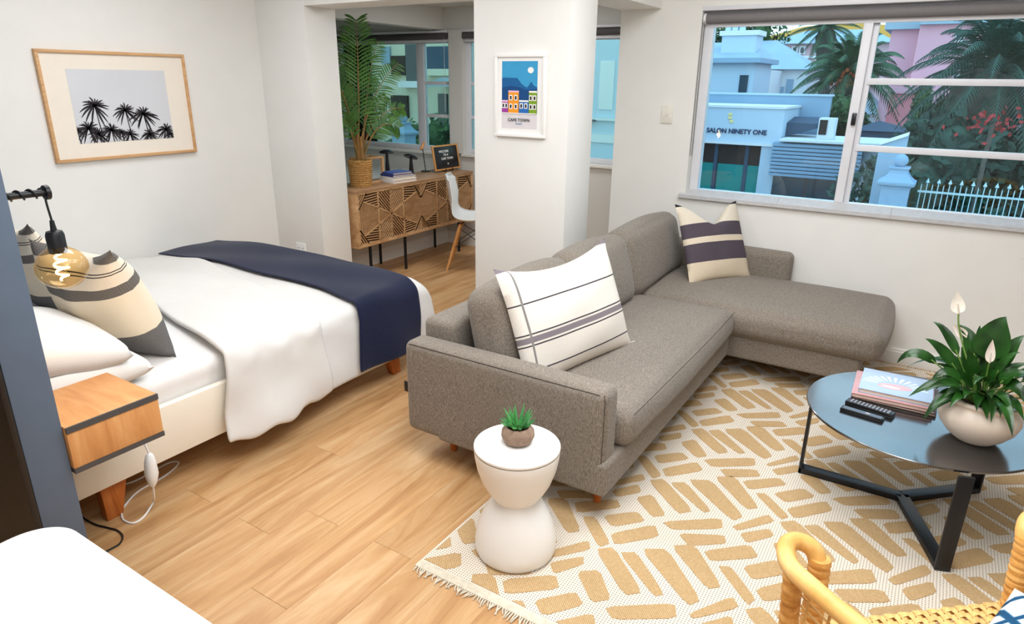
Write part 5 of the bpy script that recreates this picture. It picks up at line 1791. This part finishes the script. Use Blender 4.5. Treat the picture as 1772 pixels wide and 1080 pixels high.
# small white cottage and dark gazebo roof
X7 = 40.5
ct = thing('white_cottage', 'small white cottage with a blue roof seen right of the window mullion', 'house', (X7+1.5, at_x(1505, 205, X7).y, GZ))
a_, b_ = at_x(1480, 196, X7), at_x(1526, 196, X7)
MB().bb((X7, b_.y, GZ), (X7+3, a_.y, a_.z)).build('wall', 'white_r', ct, world=True)
m = MB()
m.add([(X7-.3, b_.y-.1, a_.z), (X7+3.3, b_.y-.1, a_.z), (X7+3.3, a_.y, a_.z), (X7-.3, a_.y, a_.z), (X7+1.5, (a_.y+b_.y)/2+.5, at_x(1500, 150, X7).z)], [(0, 3, 4), (1, 4, 2), (0, 4, 1), (2, 4, 3), (0, 1, 2, 3)])
m.build('roof', 'slate', ct, world=True)
X8 = 27.0
gz_ = thing('gazebo', 'dark blue pitched canopy roof behind the louvred building', 'canopy', (X8+1.5, at_x(1520, 230, X8).y, GZ))
a_, b_ = at_x(1470, 228, X8), at_x(1566, 224, X8)
ap = at_x(1522, 209, X8+1.5)
m = MB()
m.add([(X8, b_.y, b_.z-.1), (X8+3, b_.y, b_.z-.1), (X8+3, a_.y, b_.z-.1), (X8, a_.y, b_.z-.1), tuple(ap)], [(0, 3, 4), (1, 4, 2), (0, 4, 1), (2, 4, 3), (0, 1, 2, 3)])
m.build('canopy', 'slatedk', gz_, world=True)
MB().bb((X8+.1, b_.y+.05, b_.z-.35), (X8+2.9, a_.y-.05, b_.z-.101)).build('valance', 'slatedk', gz_, world=True)
for yy_ in (a_.y-.1, b_.y+.1):
    MB().tube([(X8+.3, yy_, GZ), (X8+.3, yy_, b_.z-.35)], .06, 8).build('post', 'slatedk', gz_, world=True)
# sloped blue wall in front of the gazebo
X9 = 17.7
q_ = U([(1522, 251), (1572, 235), (1572, 380), (1522, 380)], X9)
sw_ = thing('sloping_wall', 'pale blue boundary wall with a sloping white coping by the gate pillar', 'wall', (X9+.2, q_[0].y, GZ))
pl_ = [(q_[0].y, q_[0].z), (q_[1].y, q_[1].z), (q_[1].y, GZ), (q_[0].y, GZ)]
MB().prism(pl_, lambda a, b, s: Vector((X9+.4*s, a, b)), 1).build('wall', 'bluedk', sw_, world=True)
MB().prism([(q_[0].y, q_[0].z), (q_[1].y, q_[1].z), (q_[1].y, q_[1].z+.06), (q_[0].y, q_[0].z+.06)], lambda a, b, s: Vector((X9-.06+.5*s, a, b)), 1).build('coping', 'white_r', sw_, world=True)
# -- gate pillars
def gate_pillar(label, X, pc_, pe, psh, pbl):
    """px centre of ball, px half-width shaft edge"""
    c = at_x(*pc_, X)
    hw = abs(at_x(pe, psh, X).y-at_x(pc_[0], psh, X).y)
    zs_ = at_x(pc_[0], psh, X).z
    r = thing('gate_pillar', label, 'pillar', (X, c.y, GZ))
    k = hw
    MB().bb((X-k, c.y-k, GZ), (X+k, c.y+k, zs_)).build('shaft', 'shadeblue', r, world=True)
    m = MB()
    lv = [(1.05, 0), (1.05, .12), (1.28, .22), (1.34, .34), (1.34, .46), (1.18, .52), (.92, .72), (.70, 1.0), (.62, 1.22), (.66, 1.30), (.74, 1.34), (.74, 1.44), (.4, 1.46)]
    for i, (w_, z_) in enumerate(lv):
        m.v += [Vector((X+sx*w_*k, c.y+sy*w_*k, zs_+z_*k*1.15)) for sx, sy in ((-1, -1), (1, -1), (1, 1), (-1, 1))]
    for i in range(len(lv)-1):
        for j in range(4):
            m.f.append([i*4+j, i*4+(j+1) % 4, (i+1)*4+(j+1) % 4, (i+1)*4+j])
    m.f.append([len(m.v)-4+j for j in range(4)])
    m.build('cap', 'shadeblue', r, world=True, merge=True)
    rb = .52*k
    MB().lathe([(max(.002, rb*math.sin(PI*i/14)), -rb*math.cos(PI*i/14)) for i in range(15)], 24, (X, c.y, zs_+1.44*k*1.15+rb*.9)).build('ball_finial', 'shadeblue', r, world=True, smooth=True)
gate_pillar('white gate pillar, blue shade in its colour, with ball finial beside the spiked fence', 17.0, (1560, 276), 1585, 325, 0)
# -- spiked fence
X10 = 17.0
fa, fb_ = at_x(1588, 330, X10), at_x(1772, 346, X10)
fe = thing('spiked_fence', 'white iron fence with spear tips right of the gate pillar', 'fence', (X10, fa.y-2, GZ))
zr1 = (fa.z+fb_.z)/2
ylen = 5.2
MB().bb((X10-.02, fa.y-ylen, zr1-.02), (X10+.02, fa.y, zr1+.02)).build('top_rail', 'whitemetal', fe, world=True)
MB().bb((X10-.02, fa.y-ylen, GZ+.3), (X10+.02, fa.y, GZ+.34)).build('bottom_rail', 'whitemetal', fe, world=True)
k = 0
yk = fa.y-.05
step = abs(at_x(1600, 330, X10).y-at_x(1610, 330, X10).y)*.97
pm_ = {}
while yk > fa.y-ylen:
    tall = k % 2
    hgt = .20 if tall else .12
    key = tall
    if key not in pm_:
        m = MB().tube([(0, 0, GZ), (0, 0, zr1+hgt)], .010, 6)
        if tall:
            m.lathe([(.012, zr1+hgt-.02), (.042, zr1+hgt), (.014, zr1+hgt+.06), (.002, zr1+hgt+.09)], 6)
        else:
            m.lathe([(.013, zr1+hgt-.01), (.002, zr1+hgt+.05)], 6)
        o = m.build('spear_bar', 'whitemetal', fe)
        pm_[key] = o
    else:
        o = pm_[key].copy()
        C.objects.link(o)
    o.location = (0, yk-WM[fe.name].translation.y, -WM[fe.name].translation.z)
    yk -= step
    k += 1
# -- hedges and trees (leafy masses of blades on a real crown volume)
def blob(name, label, cat, c, rad, mat, n, sz, seed=0, group=None):
    r = thing(name, label, cat, (c[0], c[1], GZ), group=group)
    g = random.Random(seed)
    m = MB()
    L = [Vector((g.uniform(-1, 1)*rad[0]*.6, g.uniform(-1, 1)*rad[1]*.62, g.uniform(-1, 1)*rad[2]*.55)) for _ in range(10)]
    vs, fs = [], []
    for i in range(n):
        b = g.choice(L)
        d = Vector((g.gauss(0, 1), g.gauss(0, 1), g.gauss(0, 1))).normalized()
        p = Vector(c)+b+Vector((d.x*rad[0]*.42, d.y*rad[1]*.42, d.z*rad[2]*.48))*(g.random()**.3)
        a = Vector((g.gauss(0, 1), g.gauss(0, 1), g.gauss(0, 1))).normalized()
        q = a.orthogonal().normalized()
        o = len(vs)
        s = sz*g.uniform(.6, 1.3)
        vs += [p-q*s*.5, p+a*s, p+q*s*.5, p-a*s]
        fs.append((o, o+1, o+2, o+3))
    m.add(vs, fs)
    tag(m.build('foliage', mat, r, world=True), kind='stuff')
    core = MB()
    for i, b in enumerate(L):
        core.lathe([(max(.01, math.sin(PI*k/8)*rad[0]*.34), -math.cos(PI*k/8)*rad[2]*.36) for k in range(9)], 10, Vector(c)+b)
    core.build('inner_branches', mat, r, world=True, smooth=True)
    MB().tube([(c[0], c[1], GZ), (c[0], c[1], c[2])], .12, 8).build('trunk', 'ftrunk', r, world=True)
    return r
def out_palm(label, X, pc_, trunk_px, rpx, mat, nf, seed, tw=.28, flat=.0, wid=.05, droop=.5, lo=-.55):
    c = at_x(*pc_, X)
    R_ = rpx*c.x/FPX*1.05
    r = thing('palm_tree', label, 'tree', (c.x, at_x(*trunk_px, X).y, GZ))
    tbase = at_x(*trunk_px, X)
    if tbase.z > GZ:
        d = (tbase-c)
        tbase = c+d*((GZ-c.z)/d.z) if abs(d.z) > .1 else tbase
    pts = [Vector((c.x, tbase.y, GZ)).lerp(c, t) for t in (0, .25, .5, .75, .93, 1)]
    MB().tube(pts, [tw*1.3, tw*1.05, tw, tw, tw*1.35, tw*.8], 12).build('trunk', 'ftrunk', r, world=True, smooth=True)
    g = random.Random(seed)
    for k in range(nf):
        az = 2*PI*k*.618034
        el = lo+(1.35-lo)*((k+.5)/nf)**.9
        d = Vector((math.cos(az)*math.cos(el), math.sin(az)*math.cos(el), math.sin(el)))
        L = R_*g.uniform(.88, 1.1)
        tip = c+d*L-Vector((0, 0, droop*L*(.35+.65*math.cos(el))))
        mid = c+d*L*.6+Vector((0, 0, .14*L))
        P = bez(c, mid, tip, 14)
        fb = MB()
        fb.tube(P, [.04*(1-i/14*.8) for i in range(14)], 4)
        nl = 22
        for i in range(nl):
            t = .14+.86*i/(nl-1)
            j = min(12, int(t*13))
            p = P[j].lerp(P[j+1], t*13-j)
            dd_ = (P[j+1]-P[j]).normalized()
            s = dd_.cross(Vector((0, 0, 1)))
            if s.length < .1:
                s = Vector((1, 0, 0))
            s.normalize()
            ll = L*.20*math.sin(PI*(.18+.78*t))
            for sg in (-1, 1):
                q = p+(s*sg*.75+dd_*.75).normalized()*ll-Vector((0, 0, ll*.45))
                w_ = dd_*wid*L/5
                o = len(fb.v)
                fb.v += [p-w_, p+w_, q]
                fb.f.append([o, o+1, o+2])
        fb.build('frond', mat, r, world=True)
    return r
out_palm('slim tall palm with a high crown in front of the far hotel', 50.0, (1430, 47), (1422, 170), 50, 'outpalm', 44, 2, tw=.46, lo=-1.0, wid=.09, droop=.2)
p2_ = out_palm('bushy date palm with an orange fruit cluster at the middle of the street view', 31.5, (1470, 136), (1464, 225), 84, 'outpalm', 64, 5, tw=.42, lo=-.35, wid=.10)
MT['fruit'] = plain('orange_dates', (190, 100, 62), .7, 0, .2, 3, .3)
fc = at_x(1464, 142, 30.9)
g = random.Random(2)
m = MB()
for i in range(40):
    p = fc+Vector((g.uniform(-.3, .3), g.gauss(0, .2), g.gauss(0, .24)))
    m.lathe([(.01, -.09), (.07, -.04), (.07, .04), (.01, .09)], 6, p)
tag(m.build('fruit_cluster', 'fruit', p2_, world=True), kind='stuff')
out_palm('huge dark date palm filling the right side of the window view', 20.5, (1728, 126), (1672, 230), 118, 'outdark', 76, 9, tw=.62, lo=-.75, wid=.075, droop=.45)
out_palm('second dark palm crown at the far right window edge', 23.0, (1850, 60), (1850, 230), 150, 'outdark', 50, 13, tw=.5, lo=-.8, wid=.08)
c_ = at_x(1690, 270, 19.5)
blob('hedge_bush', 'dark leafy bush behind the spiked fence', 'bush', (19.8, c_.y, c_.z-1.1), (1.6, 2.9, 2.4), 'outdark', 5200, .17, 3)
c_ = at_x(1795, 225, 21)
blob('hedge_bush', 'dark shrub mass under the far right palm', 'bush', (22, c_.y, c_.z-1.2), (2.0, 3.2, 3.2), 'outdark', 5200, .2, 8)
c_ = at_x(1608, 172, 27)
blob('creeper_bush', 'olive green creeper hanging beside the coral pink block', 'bush', (28, c_.y, c_.z-.9), (.6, .6, 1.6), 'hedge', 2000, .16, 4)
c_ = at_x(1450, 205, 28)
blob('garden_bush', 'round green bush at the foot of the date palm', 'bush', (29, c_.y, c_.z-.3), (1.2, 1.4, 1.2), 'hedge', 2600, .15, 5)
c_ = at_x(1245, 52, 46)
blob('roof_tree', 'grey green tree top behind the chimney stack', 'tree', (46, c_.y, c_.z-.8), (1.6, 4.4, 2.0), 'hedge', 3200, .2, 6)
MT['redreflect'] = plain('red_reflection', (150, 48, 48), .7, 0, .2, 3, .3)  # red flecks stand in for a reddish reflection in the window
g = random.Random(12)
fc = at_x(1718, 215, 18.2)
m = MB()
for i in range(70):
    p = fc+Vector((g.uniform(-.3, .3), g.gauss(0, .42), g.gauss(0, .16)))
    a = Vector((g.gauss(0, 1), g.gauss(0, 1), g.gauss(0, 1))).normalized()
    q = a.orthogonal().normalized()
    m.add([p-q*.05, p+a*.06, p+q*.05, p-a*.06], [(0, 1, 2, 3)])
fb2 = thing('reflection_flecks', 'red flecks painted for a window reflection under the huge dark palm', 'bush', (18.2, fc.y, GZ))
tag(m.build('reflection_fleck', 'redreflect', fb2, world=True), kind='stuff')
MB().tube([(18.2, fc.y, GZ), (18.2, fc.y, fc.z)], .05, 6).build('stem', 'ftrunk', fb2, world=True)  # stem below the painted reflection flecks
# -- street side seen through the sunroom windows
XB = 24.0
cb_ = thing('cream_apartment', 'cream apartment block with balconies seen through the sunroom windows', 'building', (XB+4, at_x(680, 150, XB).y, GZ))
yl_, yr_ = 40.0, at_x(779, 150, XB).y-.2
ztp = at_x(700, 40, XB).z
MB().bb((XB+.6, yr_, GZ), (XB+9, yl_, ztp)).build('wall', 'cream_r', cb_, world=True)
def cw(name, pa, pb, d0, d1, mat):
    a_, b_ = at_x(*pa, XB), at_x(*pb, XB)
    return MB().bb((XB+d0, b_.y, b_.z), (XB+d1, a_.y, a_.z)).build(name, mat, cb_, world=True)
cw('dark_recess', (690, 76), (717, 140), .4, .62, 'darkglass')
cw('dark_recess', (727, 80), (779, 120), .4, .62, 'slatedk')
cw('balcony_rail', (686, 140), (724, 152), .1, .65, 'white_r')
cw('balcony_rail', (727, 119), (779, 131), .1, .65, 'cream_r')
cw('brown_door', (664, 96), (690, 130), .45, .64, 'shopdark')
cw('brown_door', (664, 165), (694, 205), .45, .64, 'shopdark')
cw('window', (745, 162), (762, 222), .5, .62, 'darkglass')
cw('window', (645, 80), (662, 110), .5, .62, 'bluedk')
cw('window', (766, 84), (776, 118), .38, .44, 'darkglass')
q_ = U([(735, 147), (762, 134), (800, 134), (800, 150), (735, 150)], XB-.8)
MB().prism([(p.y, p.z) for p in q_], lambda a, b, s: Vector((XB-.8+1.4*s, a, b)), 1).build('awning_roof', 'slate', cb_, world=True)
gate_pillar('white gate pillar among the hedges behind the mushroom lamps', 17.5, (698, 216), 709, 236, 0)
c_ = at_x(665, 250, 19)
blob('boundary_hedge', 'low green hedge left of the white gate pillar', 'hedge', (19.5, c_.y, c_.z-1.3), (1.2, 2.6, 2.0), 'hedge', 3600, .16, 14)
c_ = at_x(752, 245, 20)
blob('boundary_hedge', 'green flowering hedge right of the white gate pillar', 'hedge', (20.5, c_.y, c_.z-1.3), (1.2, 2.0, 2.4), 'hedge', 3600, .15, 15)
# light blue house filling the right sunroom window
XD = 19.0
bh = thing('blue_house', 'pale blue house front seen in the gap right of the poster pillar', 'building', (XD+3, 12, GZ))
yA, yB = at_x(800, 150, XD).y, at_x(1085, 150, XD).y
MB().bb((XD, yB-.6, GZ), (XD+3.6, yA, at_x(1040, 20, XD).z+1)).build('wall', 'blue_r', bh, world=True)
for pa, pb, mt_, dx in (((800, 198), (1085, 206), 'white_r', .12), ((800, 232), (1085, 235), 'white_r', .06), ((1010, 206), (1030, 210), 'darkglass', .2), ((806, 190), (822, 193), 'darkglass', .2)):
    a_, b_ = at_x(*pa, XD-.1), at_x(*pb, XD-.1)
    MB().bb((XD-dx, b_.y, b_.z), (XD-.001, a_.y, a_.z)).build('moulding' if mt_ == 'white_r' else 'lamp_bracket', mt_, bh, world=True)
for pa, pb in (((806, 100), (818, 180)), ((1040, 105), (1060, 190))):
    a_, b_ = at_x(*pa, XD), at_x(*pb, XD)
    MB().bb((XD-.03, b_.y, b_.z), (XD-.001, a_.y, a_.z)).build('recessed_panel', 'white_r', bh, world=True)
# ================================================================== REPEATS SHARE A GROUP
GRP = {'book': 'books in low piles', 'remote_control': 'remotes on the coffee table', 'bed_cushion': 'banded cushions on the bed', 'bed_pillow': 'white pillows at the bed head',
       'table_lamp': 'mushroom lamps on the sideboard', 'shell_chair': 'white moulded chairs', 'palm_tree': 'palm trees across the street', 'gate_pillar': 'gate pillars along the street',
       'roller_blind': 'roller blinds at the windows', 'hedge_bush': 'shrubs behind the fence', 'boundary_hedge': 'hedges outside the sunroom'}
for o in bpy.data.objects:
    if o.parent is None and o.get('category'):
        k = o.name.split('.')[0]
        if k in GRP:
            o['group'] = GRP[k]
            if k == 'book':
                o['group'] = 'books on the coffee table' if o.location.z < .6 else 'books on the sideboard'
